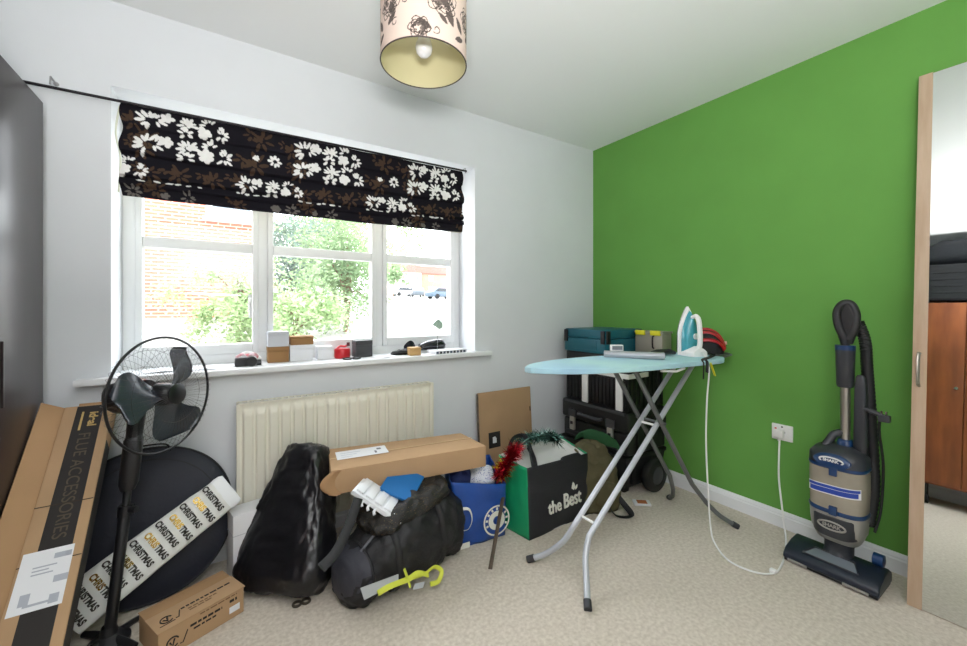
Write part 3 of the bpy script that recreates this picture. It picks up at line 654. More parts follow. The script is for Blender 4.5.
for i in range(12):
    t = .045 + i * .082; c = g0 + ge * (GL * t) + gnn * .0172 + gw * (.010 if i % 2 else -.006)
    if i % 2: text('lettering', 'CHRISTMAS', frame(c, -gw, ge), .030, wrap_ink, gr, extrude=.0012, sx=.72, bold=.0012)
    else:
        text('lettering', 'CHRIS', frame(c + gw * .032, -gw, ge), .030, gold_foil, gr, extrude=.0012, sx=.72, bold=.0012)
        text('lettering', 'TMAS', frame(c - gw * .026, -gw, ge), .030, wrap_ink, gr, extrude=.0012, sx=.72, bold=.0012)
# printed carton at the bottom edge
A, B_, C_, D_ = ZP(131, 610, .1), ZP(216, 569, .1), ZP(243, 584, .1), ZP(158, 633, .1)
cu_ = ((B_ - A) + (C_ - D_)).normalized(); cv_ = Z_.cross(cu_); bw = ((B_ - A).length + (C_ - D_).length) / 2; bd = .165
orig = D_ - Z_ * .1
BM = frame(orig, cu_, cv_)
pc = thing('carton', 'small brown shipping carton with black printed marks on the carpet by the fan', 'cardboard box', orig + cu_ * bw / 2 + cv_ * bd / 2)
obj('body', MB().box((0, 0, 0), (bw, bd, .094), BM), card, pc, bevel=.003)
obj('lid_flap', MB().box((-.004, -.006, .095), (bw + .002, bd * .62, .0985), BM), card, pc, bevel=.0015)
obj('lid_flap', MB().box((-.002, bd * .60, .094), (bw, bd + .003, .0965), BM), card_dk, pc, bevel=.001)
def arrowmark(M, s, nm='printed_mark'):
    m = MB(); ring = arc((0, 0, 0), X_, Y_, .5, .4, 5.6, 18)
    m.tube([M @ (p * s) for p in ring], .07 * s, 4); m.tube([M @ (V(p) * s) for p in ((-.25, .1, 0), (0, -.3, 0), (.15, .3, 0))], .09 * s, 4); m.tube([M @ (V(p) * s) for p in ((.6, -.5, 0), (.85, -.55, 0), (1.25, .45, 0))], .06 * s, 4); m.tube([M @ (V(p) * s) for p in ((-.75, -.7, 0), (.5, -.7, 0))], .05 * s, 4)
    return obj(nm, m, ink_black, pc, smooth=0)
arrowmark(BM @ Matrix.Translation((.038, .045, .0988)), .034)
FMx = BM @ Matrix.Rotation(math.pi / 2, 4, 'X')      # front face: x along, y up, z out
arrowmark(FMx @ Matrix.Translation((.04, .042, .0006)), .034)
fade = mat('faded_box_ink', (120, 92, 64), .8); rq = random.Random(4)
def printed_line(M, x0, x1, y, h, m):
    x = x0
    while x < x1:
        l = rq.uniform(.008, .022); obj('printed_line', MB().box((x, y, 0), (min(x + l, x1), y + h, .0005), M), m, pc, smooth=0); x += l + .004
TMx = BM @ Matrix.Translation((0, 0, .0986)); FX2 = FMx @ Matrix.Translation((0, 0, .0001))
printed_line(TMx, .085, .245, .058, .008, ink_black); printed_line(TMx, .10, .19, .040, .006, fade); printed_line(TMx, .10, .17, .028, .006, fade)
printed_line(FX2, .09, .19, .058, .008, ink_black); printed_line(FX2, .10, .17, .044, .006, ink_black); printed_line(FX2, .215, .24, .062, .010, ink_black); printed_line(FX2, .12, .24, .082, .004, fade)
obj('sticker', MB().box((.214, .022, 0), (.25, .045, .0007), FMx), paper, pc, smooth=0)

# ================================================================== CENTRE GROUP
# white carton beside the radiator
wcM = frame((.028, 1.945, 0), V((.97, .20, 0)), V((-.20, .97, 0)))
wc = thing('white_carton', 'plain white carton standing between the navy disc and the black plastic sack', 'box', wcM @ V((.1, .05, 0)))
white_card = mat('white_card', (226, 227, 230), .6, var=.02, vscale=5)
obj('body', MB().box((0, 0, 0), (.22, .105, .285), wcM), white_card, wc, bevel=.003)
obj('lid_edge', MB().box((-.0015, -.0015, .20), (.2215, .1065, .203), wcM), mat('grey_card_edge', (190, 192, 198), .7), wc)
obj('printed_mark', MB().tube([wcM @ V((.11 + .012 * math.cos(t * .5), -.0005, .24 + .009 * math.sin(t * .5))) for t in range(13)], .0016, 5), ink_grey, wc)

# black plastic sack around a long flat load
sack_m = mat('black_sack_plastic', (22, 22, 26), .30, bump=.5, bscale=14, spec=.6, stretch=(1, 1, 1))
b0, b1 = V((.185, 1.815, 0)), V((.345, 2.005, .505)); ax = (b1 - b0).normalized(); su = V((.66, -.75, 0)).normalized(); su = (su - ax * su.dot(ax)).normalized(); sn = ax.cross(su)
rings = []
for t, a, b, e, o in ((0, .10, .05, 2.4, 0), (.012, .175, .085, 3, 0), (.10, .20, .10, 3.6, .0), (.28, .192, .095, 4.2, .0), (.45, .172, .086, 4.6, .0), (.62, .146, .078, 4.8, -.004), (.78, .118, .070, 4.8, -.012), (.92, .096, .064, 4.6, -.018), (.985, .084, .056, 4, -.02), (1.0, .05, .03, 3, -.02)):
    rings.append((b0 + ax * ((b1 - b0).length * t) + su * o, su, sn, a, b, e))
def dens(rings, k=9):
    out = []
    for r0, r1 in zip(rings, rings[1:]):
        for i in range(k):
            t = i / k; out.append((r0[0].lerp(r1[0], t), r0[1], r0[2], r0[3] + (r1[3] - r0[3]) * t, r0[4] + (r1[4] - r0[4]) * t, r0[5] + (r1[5] - r0[5]) * t))
    out.append(rings[-1]); return out
sk = MB().loft(dens(rings), 110).wrinkle(.006, 7, 3, aniso=(1.2, 1.2, .5), floor=.003).wrinkle(.005, 15, 5, aniso=(1.3, 1.3, .6), floor=.002).wrinkle(.0016, 40, 6, floor=.002)
tag(obj('plastic_sack', sk, sack_m, smooth=80), 'glossy black plastic sack over a long flat load leaning on the radiator', 'sack')

# duffel bag
duf = mat('black_duffel_fabric', (22, 22, 25), .6, var=.2, vscale=7, bump=.3, bscale=45); duf2 = mat('charcoal_duffel_panel', (52, 53, 62), .6, bump=.2, bscale=60)
du = thing('duffel_bag', 'black duffel bag with yellow straps lying on the carpet before the sack', 'bag', (.66, 1.66, 0))
d0, d1 = V((.395, 1.605, 0)), V((.945, 1.735, 0)); da = (d1 - d0).normalized(); dn = Z_.cross(da)
spec = ((-.015, .03, .03, .06), (.0, .085, .065, .08), (.03, .115, .088, .092), (.10, .135, .115, .12), (.20, .150, .140, .145), (.32, .150, .150, .155), (.42, .148, .150, .155), (.49, .135, .140, .145), (.53, .105, .115, .13), (.548, .06, .07, .12))
rings = [(d0 + da * t + Z_ * zc, dn, Z_, a, b, 2.7) for (t, a, b, zc) in spec]
obj('body', MB().loft(dens(rings, 7), 90).wrinkle(.016, 6, 11, floor=.004).wrinkle(.005, 19, 12, floor=.003), duf, du, smooth=80)
er = [(d0 + da * t + Z_ * zc, dn, Z_, a, b, 2.5) for (t, a, b, zc) in ((-.035, .02, .02, .085), (-.030, .055, .05, .084), (-.012, .092, .080, .090), (.02, .118, .094, .098), (.05, .128, .102, .106))]
obj('end_panel', MB().loft(dens(er, 5), 60), duf2, du, smooth=80)
obj('seam', MB().tube([r for r in [er[4][0] + dn * (.132 * math.cos(t)) + Z_ * (.106 * math.sin(t)) for t in np.linspace(0, 6.28 * 39 / 40, 40)]], .006, 6, closed=True), duf, du)
def dring(t, g):
    i = 0
    while i < len(spec) - 2 and spec[i + 1][0] < t: i += 1
    k = (t - spec[i][0]) / (spec[i + 1][0] - spec[i][0]); a, b, zc = [spec[i][j] + (spec[i + 1][j] - spec[i][j]) * k for j in (1, 2, 3)]
    e = 2.7; out = []
    for q in range(48):
        th = 6.28318 * q / 48; c_, s_ = math.cos(th), math.sin(th); out.append(d0 + da * t + dn * (math.copysign(abs(c_) ** (2 / e), c_) * (a + g)) + Z_ * max(.006 - 0, zc + math.copysign(abs(s_) ** (2 / e), s_) * (b + g)))
    return out
for t in (.15, .37): obj('compression_strap', MB().tube(dring(t, .010), .014, 8, closed=True, flat=.3), duf, du, smooth=60)
obj('zip', MB().tube([dring(t, .012)[(38 if dn.y < 0 else 14)] for t in np.linspace(.04, .50, 18)], .006, 6), tool_zip if False else mat('grey_zip', (84, 86, 92), .5), du)
# strap and trims, laid on the side towards the room
yellow = mat('lime_yellow_webbing', (205, 212, 74), .6); grey_ref = mat('grey_reflective', (172, 176, 178), .4)
def onside(px, py): # on the near flank of the duffel
    n = V((-dn.x, -dn.y, .35)).normalized() if dn.y > 0 else V((dn.x, dn.y, .35)).normalized(); o = d0 + (-dn if dn.y > 0 else dn) * .150 + Z_ * .10 + n * .024
    d = ray(px, py); return CAM + d * ((o - CAM).dot(n) / d.dot(n))
q = [onside(*p) for p in ((360, 588), (398, 574), (398, 582), (364, 600))]
obj('reflective_panel', MB().hexa([q[3], q[2], q[1], q[0]], [p + V((0, -.006, .003)) for p in (q[3], q[2], q[1], q[0])]), grey_ref, du, bevel=.001)
for pts, r in ((((378, 592), (390, 585), (408, 578), (418, 572), (428, 574)), .010), (((430, 583), (438, 580), (441, 570), (434, 566), (424, 573), (412, 577)), .009), (((404, 568), (407, 576), (410, 586)), .008)):
    pp = [onside(*p) + V((-.004, -.012, .004)) for p in pts]; pp = [V((p.x, p.y, max(p.z, .014))) for p in pp]
    obj('yellow_strap', MB().tube(bez(pp, 6), r, 8, flat=.35), yellow, du)
pp = [onside(*p) + V((-.004, -.016, .004)) for p in ((412, 588), (422, 586), (424, 580), (414, 582))]
obj('strap_tag', MB().hexa(pp, [p + V((-.002, -.006, .004)) for p in pp]), grey_ref, du, bevel=.001)
for pts in (((322, 572), (338, 556), (352, 530), (362, 505)), ((430, 548), (418, 530), (408, 515))):
    obj('carry_strap', MB().tube(bez([onside(*p) + V((0, .05 * (595 - p[1]) / 90, .006)) for p in pts], 6), .018, 8, flat=.25), duf, du)

# dark glittery scarf heaped over the duffel
scm = mat('dark_gold_flecked_cloth', (26, 25, 24), .6, var=.3, vscale=30, bump=.6, bscale=35)
def speck(m, col, scale, thr, metal=.0):
    nt = m.node_tree; b = nt.nodes['Principled BSDF']; lk = b.inputs['Base Color'].links; base = lk[0].from_socket if lk else None
    n = nt.nodes.new('ShaderNodeTexNoise'); n.inputs['Scale'].default_value = scale; n.inputs['Detail'].default_value = 2
    r = nt.nodes.new('ShaderNodeValToRGB'); r.color_ramp.interpolation = 'CONSTANT'; r.color_ramp.elements[0].color = (0, 0, 0, 1); r.color_ramp.elements[1].position = thr; r.color_ramp.elements[1].color = (1, 1, 1, 1)
    mx = nt.nodes.new('ShaderNodeMix'); mx.data_type = 'RGBA'; nt.links.new(n.outputs['Fac'], r.inputs[0]); nt.links.new(r.outputs[0], mx.inputs[0])
    if base: nt.links.new(base, mx.inputs[6])
    else: mx.inputs[6].default_value = b.inputs['Base Color'].default_value
    mx.inputs[7].default_value = lin(col); nt.links.new(mx.outputs[2], b.inputs['Base Color'])
speck(scm, (112, 92, 56), 55, .66)
s0 = V((.47, 1.64, .262)); s1 = V((.86, 1.69, .335)); sa = (s1 - s0).normalized(); sv = V((-.12, 1, .05)).normalized()
rings = [(s0.lerp(s1, t), sv, sa.cross(sv), a, b, 2.2) for (t, a, b) in ((0, .03, .01), (.04, .10, .03), (.2, .13, .045), (.45, .12, .05), (.7, .11, .045), (.93, .09, .035), (1, .03, .012))]
tag(obj('scarf', MB().loft(dens(rings, 9), 70)  .wrinkle(.010, 10, 21).wrinkle(.002, 35, 22), scm, smooth=80), 'dark gold flecked scarf bundled on top of the duffel bag', 'scarf')

# long cardboard box lying on the bags
q = [V((.362, 1.745, .365)), V((1.085, 1.648, .365)), V((1.082, 1.895, .365)), V((.418, 2.02, .365))]
lbx = thing('long_box', 'long flat brown cardboard box lying across the bags below the radiator top', 'cardboard box', (.74, 1.82, .365))
tz = [p + V((0, 0, .102)) for p in q]; tz[0] += V((.01, 0, .0)); tz[3] += V((0, 0, .002))
obj('body', MB().hexa(q, tz), card, lbx, bevel=.004)
fdir = (q[1] - q[0]).normalized(); wdir = (q[3] - q[0]).normalized()
fl_ = [q[0] + V((-.002, -.002, .0)), q[0] + fdir * .05 + V((0, -.004, 0)), q[0] + fdir * .05 + V((0, -.004, .098)), q[0] + V((-.002, -.002, .098))]
cen = q[0] + V((0, 0, .05))
obj('end_flap', MB().grid(lambda u, v: q[0] + V((0, -.003, 0)) + fdir * (.012 - .028 * (1 - (2 * v - 1) ** 2) - .018 * u * (1 - (2 * v - 1) ** 2)) * 1.0 + V((0, 0, .1 * v)) + V((-.01, -.012, 0)) * math.sin(u * 3.14) * .6 + fdir * .04 * (1 - u), 8, 12), card_dk, lbx, smooth=180)
lM = frame((tz[0] + tz[3]) / 2 + V((0, 0, .0005)), fdir, wdir)
obj('lid_seam', MB().box((.0, -.004, 0), (.70, .004, .0008), lM), mat('tape_tan', (196, 164, 120), .4), lbx, smooth=0)
lab = obj('shipping_label', MB().box((.03, -.03, .0012), (.26, .075, .0018), lM), paper, lbx, smooth=0)
obj('printed_block', MB().box((.215, .03, .0018), (.235, .05, .0022), lM), ink_grey, lab, smooth=0); obj('printed_block', MB().box((.20, -.01, .0018), (.21, .02, .0022), lM), ink_grey, lab, smooth=0)
for k in range(3): obj('printed_block', MB().box((.05, -.01 + k * .025, .0018), (.10 + .02 * k, -.004 + k * .025, .0021), lM), mat('pale_label_ink', (200, 206, 216), .8), lab, smooth=0)

# white tray with cables, blue folder
wtm = mat('white_moulded_plastic', (232, 234, 238), .3)
p0, p1, p2, p3 = DP(350, 494, 1.62), DP(399, 527, 1.60), DP(402, 512, 1.66), DP(362, 490, 1.68)
pM = frame(p0, p1 - p0, p3 - p0); L1 = (p1 - p0).length; L2 = abs((pM.inverted() @ p2).y) + .065
tr = thing('plastic_tray', 'white moulded plastic tray tilted on the duffel below the long box', 'tray', (p0 + p1) / 2)
obj('tray', MB().box((0, 0, 0), (L1, L2, .02), pM), wtm, tr, bevel=.006)
for i in range(5): obj('cell', MB().box((.012 + i * L1 / 5.3, .012, .018), (.012 + i * L1 / 5.3 + L1 / 7, L2 - .014, .028), pM), wtm, tr, bevel=.004)
for i in range(3): obj('tab', MB().tube([pM @ V((.06 + .03 * i, 0, .008)), pM @ V((.062 + .03 * i, -.016, .004)), pM @ V((.07 + .03 * i, -.022, 0))], .006, 8), wtm, tr)
c0, c1 = DP(380, 489, 1.72), DP(411, 503, 1.70); bM2 = frame(c0, c1 - c0, V((.15, .8, .45)))
tag(obj('blue_folder', MB().box((0, -.01, 0), ((c1 - c0).length, .14, .016), bM2), mat('bright_blue_plastic', (22, 108, 176), .35), bevel=.004), 'bright blue plastic case wedged under the long cardboard box', 'case')
# two small dark rings on the carpet
for (x, y, l) in ((297, 604, 'dark rubber ring nearest the plastic sack on the carpet'), (306, 601, 'dark rubber ring nearest the duffel end on the carpet')):
    c = ZP(x, y, .006); tag(obj('rubber_ring', MB().tube(arc(c, X_, Y_, .014, 0, 2 * math.pi * 23 / 24, 23), .005, 8, closed=True), mat('bronze_rubber', (58, 50, 38), .5)), l, 'ring', 'rings on the carpet')

# shopping bags -----------------------------------------------------------
def panel(mb, a, b, c, d, nu=14, nv=14, bulge=.0, n=None, amp=.004, seed=0):
    a, b, c, d = V(a), V(b), V(c), V(d)
    if n is None: n = (b - a).cross(d - a).normalized()
    def fn(u, v):
        p = a.lerp(b, u).lerp(d.lerp(c, u), v); k = math.sin(math.pi * u) * math.sin(math.pi * v)
        return p + n * (bulge * k + amp * noise.noise(V((u * 3.1 + seed, v * 3.7, seed))) * min(1, 6 * min(u, 1 - u, 1.0)))
    return mb.grid(fn, nu, nv)
def solid(o, t=.002):
    m = o.modifiers.new('thickness', 'SOLIDIFY'); m.thickness = t; m.offset = 0; return o
def bag(root, B, Tp, mats, bulge=.012, seed=0, amp=.008):
    names = ('front_panel', 'right_gusset', 'back_panel', 'left_gusset')
    out = []
    for i in range(4):
        j = (i + 1) % 4; o = obj(names[i], panel(MB(), B[i], B[j], Tp[j], Tp[i], 20, 20, bulge, amp=amp, seed=seed + i * 3), mats[i], root, smooth=180, recalc=False); solid(o, .003); out.append(o)
    o = obj('base_panel', panel(MB(), *[p + V((0, 0, .002)) for p in B], 6, 6, 0, amp=0), mats[2], root, smooth=180, recalc=False); solid(o, .003)
    return out
blk_bag = mat('black_woven_bag', (30, 31, 36), .7, var=.1, vscale=9, bump=.15, bscale=80); grn_bag = mat('emerald_woven_bag', (14, 152, 100), .6, var=.08, vscale=8); inn_bag = mat('white_bag_lining', (214, 214, 210), .75)
gb_ = thing('shopping_bag', 'black and emerald green shopping bag lettered the best, standing on the carpet', 'bag', (1.47, 1.62, 0))
Bq = [V((1.262, 1.528, 0)), V((1.700, 1.545, 0)), V((1.690, 1.70, 0)), V((1.235, 1.69, 0))]
Tq = [XP(531, 474, 1.262) * 0 + V((1.262, 1.545, .352)), V((1.700, 1.552, .338)), V((1.715, 1.78, .372)), V((1.245, 1.765, .355))]
bag(gb_, Bq, Tq, (blk_bag, grn_bag, inn_bag, grn_bag), .010, 3)
obj('lining', panel(MB(), *[p + V((0, 0, -.02)) + (V((1.47, 1.64, .3)) - p) * .03 for p in (Tq[0], Tq[1], Tq[2], Tq[3])], 10, 10, -.05, amp=.02, seed=8), inn_bag, gb_, smooth=180)
obj('lining', panel(MB(), Tq[1] + V((-.012, 0, -.12)), Tq[2] + V((-.012, 0, -.12)), Tq[2] + V((-.012, -.004, -.004)), Tq[1] + V((-.012, .004, -.004)), 8, 8), inn_bag, gb_, smooth=180)
obj('lining', panel(MB(), Tq[2] + V((0, -.01, -.1)), Tq[3] + V((0, -.01, -.1)), Tq[3] + V((0, -.01, -.004)), Tq[2] + V((0, -.01, -.004)), 8, 8), inn_bag, gb_, smooth=180)
fu = (Bq[1] - Bq[0]).normalized(); fv = (Tq[0] - Bq[0]).normalized(); fM = frame(Bq[0], fu, fv)
tx = [fM.inverted() @ YP(*p, 1.53) for p in ((548, 512), (586, 505))]
cxx = (tx[0].x + tx[1].x) / 2; cyy = .122; cxx -= .022
tM = fM @ Matrix.Translation((cxx, cyy, .0175))
cream_ink = mat('cream_bag_print', (226, 226, 216), .7)
text('lettering', 'the', tM @ Matrix.Translation((-.075, 0, 0)), .088, cream_ink, gb_, extrude=.003, sx=.82, bold=.001)
text('lettering', 'Best', tM @ Matrix.Translation((.055, .006, 0)), .105, cream_ink, gb_, extrude=.003, sx=.74, bold=.001)
obj('leaf_emblem', MB().prism(tM @ Matrix.Translation((.065, .052, 0)), [(0, 0), (.012, .008), (.010, .028), (0, .04), (-.008, .024), (-.012, .01)], -.002, .003).prism(tM @ Matrix.Translation((.08, .05, 0)), [(0, 0), (.012, .006), (.016, .022), (.004, .014)], -.002, .003), cream_ink, gb_)
for (pts, nm) in ((((1.30, 1.762, .345), (1.33, 1.75, .43), (1.38, 1.72, .445), (1.40, 1.70, .40), (1.40, 1.64, .30), (1.385, 1.60, .25)), 'handle'), (((1.31, 1.552, .335), (1.33, 1.60, .40), (1.35, 1.64, .415), (1.37, 1.62, .35), (1.38, 1.60, .25)), 'handle')):
    obj(nm, MB().tube(bez(pts, 8), .014, 8, flat=.22, up=(0, 1, .2)), blk_bag, gb_)
obj('handle', MB().tube(bez([(1.50, 1.542, .335), (1.52, 1.55, .345), (1.62, 1.552, .345), (1.64, 1.545, .335)], 6), .012, 8, flat=.3), blk_bag, gb_)

blue_m = mat('royal_blue_bag', (30, 74, 152), .4, var=.12, vscale=9, bump=.2, bscale=40, spec=.5)
bb_ = thing('carrier_bag', 'royal blue carrier bag with white round crest between duffel and emerald bag', 'bag', (1.07, 1.72, 0))
Bq2 = [V((.955, 1.655, 0)), V((1.190, 1.635, 0)), V((1.22, 1.80, 0)), V((.985, 1.84, 0))]
Tq2 = [V((.905, 1.675, .318)), V((1.190, 1.628, .262)), V((1.235, 1.84, .335)), V((.96, 1.86, .345))]
bag(bb_, Bq2, Tq2, (blue_m,) * 4, .020, 5, .014)
fu2 = (Bq2[1] - Bq2[0]).normalized(); cM = frame(Bq2[0], fu2, (Tq2[0] + Tq2[1] - Bq2[0] - Bq2[1]).normalized())
def crest_at(x, y): return cM @ Matrix.Translation((x, y, 0.026))
CM = crest_at(.175, .10)
def flatring(M, r0, r1, a0=0, a1=6.28318, n=40, z=0):
    m = MB(); return m.grid(lambda u, v: M @ V(((r0 + (r1 - r0) * v) * math.cos(a0 + (a1 - a0) * u), (r0 + (r1 - r0) * v) * math.sin(a0 + (a1 - a0) * u), z)), n, 1)
obj('crest_ring', flatring(CM, .066, .074), cream_ink, bb_, smooth=0, recalc=False); obj('crest_ring', flatring(CM, .020, .046, z=-.0005), cream_ink, bb_, smooth=0, recalc=False)
for i in range(9):
    a = math.radians(200 - i * 28); text('crest_lettering', 'BLUEGOALS'[i], CM @ Matrix.Rotation(a - math.pi / 2, 4, 'Z') @ Matrix.Translation((0, .056, .001)), .017, cream_ink, bb_, bold=.0005) if False else obj('crest_mark', MB().box((-.005, .050, 0), (.005, .063, .0008), CM @ Matrix.Rotation(a - math.pi / 2, 4, 'Z')), cream_ink, bb_, smooth=0)
obj('crest_figure', MB().prism(CM, [(-.012, -.012), (.0, -.016), (.012, -.010), (.014, .004), (.006, .014), (-.004, .010), (-.013, .013)], 0, .0008), blue_m, bb_, smooth=0)
obj('white_swoosh', MB().tube(bez([cM @ V(p) for p in ((-.03, .20, .022), (.022, .19, .026), (.038, .14, .028), (.02, .10, .028), (-.01, .095, .024))], 8), .007, 6, flat=.2), cream_ink, bb_)
obj('white_swoosh', MB().box((-.02, .005, .014), (.03, .03, .018), cM), cream_ink, bb_)
for (x, y, z, a, b, c, m_, nm, lb_) in ((1.115, 1.735, .278, .072, .06, .05, 'w', 'shirt', 'white and blue football shirt bundled in the carrier bag'), (1.00, 1.765, .290, .06, .05, .045, 'n', 'sock_bundle', 'navy clothing bundle on the left in the carrier bag')):
    mm = mat('white_blue_cloth', (226, 229, 238), .8, bump=.4, bscale=30) if m_ == 'w' else mat('navy_cloth', (30, 42, 92), .8, bump=.4, bscale=30)
    if m_ == 'w': speck(mm, (52, 84, 168), 24, .60)
    k = MB().loft([(V((x, y, z + c * s)), X_, Y_, a * r, b * r, 2.3) for (s, r) in [(math.sin(t), max(.05, math.cos(t))) for t in np.linspace(-1.5, 1.5, 16)]], 36).wrinkle(.010, 16, 31)
    tag(obj(nm, k, mm, smooth=80), lb_, 'clothing', 'clothes in the carrier bag')

# tinsel
def tinsel(name, label, pts, rad, m, n, seed):
    r = random.Random(seed); path = bez(pts, 12); mb = MB(); 
    for i in range(n):
        k = r.random() * (len(path) - 1); c = path[int(k)].lerp(path[min(int(k) + 1, len(path) - 1)], k % 1); d = V((r.gauss(0, 1), r.gauss(0, 1), r.gauss(0, 1))).normalized(); e = d.orthogonal().normalized() * .0016
        L = rad * r.uniform(.6, 1.2); bend = V((r.gauss(0, .15), r.gauss(0, .15), r.gauss(0, .15))) * rad
        mb.add([c - e, c + e, c + d * L * .55 + e * 1.1 + bend, c + d * L + bend * 2, c + d * L * .55 - e * 1.1 + bend], [(0, 1, 2, 4), (4, 2, 3)])
    t = thing(name, label, 'tinsel', path[0])
    o = obj('foil_strands', mb, m, t, smooth=0, recalc=False); o['kind'] = 'stuff'; obj('string', MB().tube(path, .0015, 5), mat('tinsel_string', (90, 88, 70), .7), t)
foil = lambda n, c: mat(n, c, .2, .85)
pA = [DP(499, 475, 2.04), DP(506, 466, 2.03), DP(512, 455, 2.05), DP(516, 448, 2.10)]
tinsel('tinsel', 'red tinsel hanging over the left edge of the emerald bag', pA, .045, foil('red_foil', (150, 16, 30)), 1100, 1)
pA = [DP(500, 480, 2.05), DP(506, 472, 2.06), DP(503, 463, 2.10), DP(497, 468, 2.1)]
tinsel('tinsel', 'gold tinsel tangled below the red tinsel', pA, .030, foil('gold_tinsel_foil', (214, 190, 60)), 420, 2)
pA = [DP(518, 446, 2.14), DP(528, 438, 2.22), DP(540, 437, 2.24), DP(552, 436, 2.24), DP(556, 440, 2.24)]
tinsel('tinsel', 'dark green silver tinsel along the back rim of the emerald bag', pA, .045, foil('green_silver_foil', (74, 108, 98)), 1400, 3)

# metal strip between the bags
s0, s1 = ZP(490, 569, .004), DP(503, 497, 2.0)
sM = frame(s0, s1 - s0, V((.6, -.6, .2))); tag(obj('metal_strip', MB().box((0, -.009, 0), ((s1 - s0).length, .009, .004), sM), mat('dull_brown_metal', (92, 80, 68), .5, .5), bevel=.001), 'thin dull brown metal strip propped between the blue and green bags', 'strip')

# cardboard sheet against the wall
c0, c1 = YP(478.5, 393, 2.14), YP(531, 388, 2.14); cs_ = thing('cardboard_sheet', 'flat cardboard sheet with small black square leaning on the wall', 'cardboard sheet', (1.57, 2.12, 0))
shM = frame((c0.x, 2.115, 0), X_, V((0, .040, .60))); SW = c1.x - c0.x
obj('sheet', MB().box((0, 0, -.006), (SW, .605, .006), shM), card, cs_, bevel=.002)
ed = MB()
for k in range(14): ed.box((-.003, .02 + k * .041, -.005), (.001, .045 + k * .041, .005), shM)
obj('torn_edge', MB().box((-.004, .0, -.0065), (.004, .60, .0065), shM), mat('dark_torn_edge', (96, 84, 74), .9, var=.4, vscale=40), cs_, bevel=.001)
a = on_plane(488, 433, shM); b = on_plane(500, 446, shM)
sq = obj('black_square', MB().box((a.x, b.y, .006), (b.x, a.y, .0072), shM), ink_black, cs_, smooth=0)
mx_, my_ = (a.x + b.x) / 2, (a.y + b.y) / 2; w_ = (b.x - a.x) * .16
obj('pictogram', MB().prism(shM, [(mx_ - w_, my_ - w_ * 1.4), (mx_ + w_, my_ - w_ * 1.4), (mx_ + w_, my_ + w_ * .6), (mx_ + w_ * .3, my_ + w_ * 1.5), (mx_ - w_, my_ + w_ * 1.2)], .0072, .008), paper, sq, smooth=0)
obj('hand_hole', MB().box((SW - .014, .44, .006), (SW - .006, .47, .0068), shM), ink_black, cs_, smooth=0)

# ================================================================== CORNER: tool boxes
tool_blk = mat('black_tool_plastic', (24, 24, 26), .45, bump=.08, bscale=120); tool_grey = mat('grey_tool_trim', (62, 64, 68), .5); teal = mat('teal_case_plastic', (20, 92, 108), .4); latch_m = mat('pale_latch_metal', (190, 190, 182), .35, .6)
# wheeled base
rc = thing('rolling_tool_chest', 'black wheeled tool chest on the carpet, bottom of the corner stack', 'tool box', (2.24, 1.82, 0))
obj('body', MB().hexa([V((2.06, 1.57, .04)), V((2.41, 1.57, .04)), V((2.41, 2.08, .04)), V((2.06, 2.08, .04))], [V((2.03, 1.545, .225)), V((2.43, 1.545, .225)), V((2.43, 2.11, .225)), V((2.03, 2.11, .225))]), tool_blk, rc, bevel=.012)
obj('rim', MB().box((2.02, 1.538, .215), (2.433, 2.118, .242)), tool_blk, rc, bevel=.008)
for y in (1.62, 1.76, 1.90, 2.02): obj('rib', MB().box((2.028, y, .07), (2.05, y + .03, .21)), tool_blk, rc, bevel=.004)
for x in (2.09, 2.36): obj('rib', MB().box((x, 1.545, .07), (x + .03, 1.57, .21)), tool_blk, rc, bevel=.004)
for (x, y0, y1) in ((2.262, 1.490, 1.540), (2.262, 2.085, 2.135)):
    wh = obj('wheel', MB().lathe(frame((x, y0, .104), X_, Z_), [(.02, -.0), (.055, -.003), (.06, .006), (.085, .006), (.098, 0), (.104, -.012), (.104, -(y1 - y0) + .012), (.096, -(y1 - y0)), (.02, -(y1 - y0))], 40, cap0=True, cap1=True), blk_rubber, rc)
    obj('hub_cap', MB().lathe(frame((x, y0 - .004, .104), X_, Z_), [(.001, .006), (.03, .004), (.052, .0), (.052, -.006)], 32), tool_grey, wh)
obj('foot', MB().box((2.08, 1.60, 0), (2.13, 2.06, .045)), tool_blk, rc, bevel=.006)
# latched case
tc_ = thing('tool_case', 'black tool case with two pale latches on the wheeled chest', 'tool box', (2.24, 1.81, .243))
obj('body', MB().box((2.045, 1.545, .244), (2.43, 2.09, .375)), tool_blk, tc_, bevel=.018, segs=3)
obj('lid', MB().box((2.035, 1.535, .380), (2.433, 2.10, .508)), tool_blk, tc_, bevel=.022, segs=3)
for y in (1.642, 1.965):
    lt = obj('latch', MB().box((2.020, y, .305), (2.040, y + .045, .400)), latch_m, tc_, bevel=.008); obj('latch_slot', MB().box((2.016, y + .012, .345), (2.021, y + .033, .365)), tool_blk, lt)
    obj('latch_cover', MB().box((2.022, y - .012, .395), (2.038, y + .057, .45)), tool_grey, tc_, bevel=.006)
obj('handle', MB().tube(bez([(2.04, 1.74, .43), (2.0, 1.75, .435), (2.0, 1.90, .435), (2.04, 1.91, .43)], 6), .012, 8), tool_grey, tc_)
for z in (.265, .29): obj('groove', MB().box((2.041, 1.57, z), (2.047, 2.06, z + .006)), tool_grey, tc_)
for x in (2.12, 2.26): obj('rib', MB().box((x, 1.527, .27), (x + .06, 1.54, .48)), tool_blk, tc_, bevel=.004)
obj('top_trim', MB().box((2.032, 1.56, .490), (2.05, 2.07, .509)), tool_grey, tc_, bevel=.003)
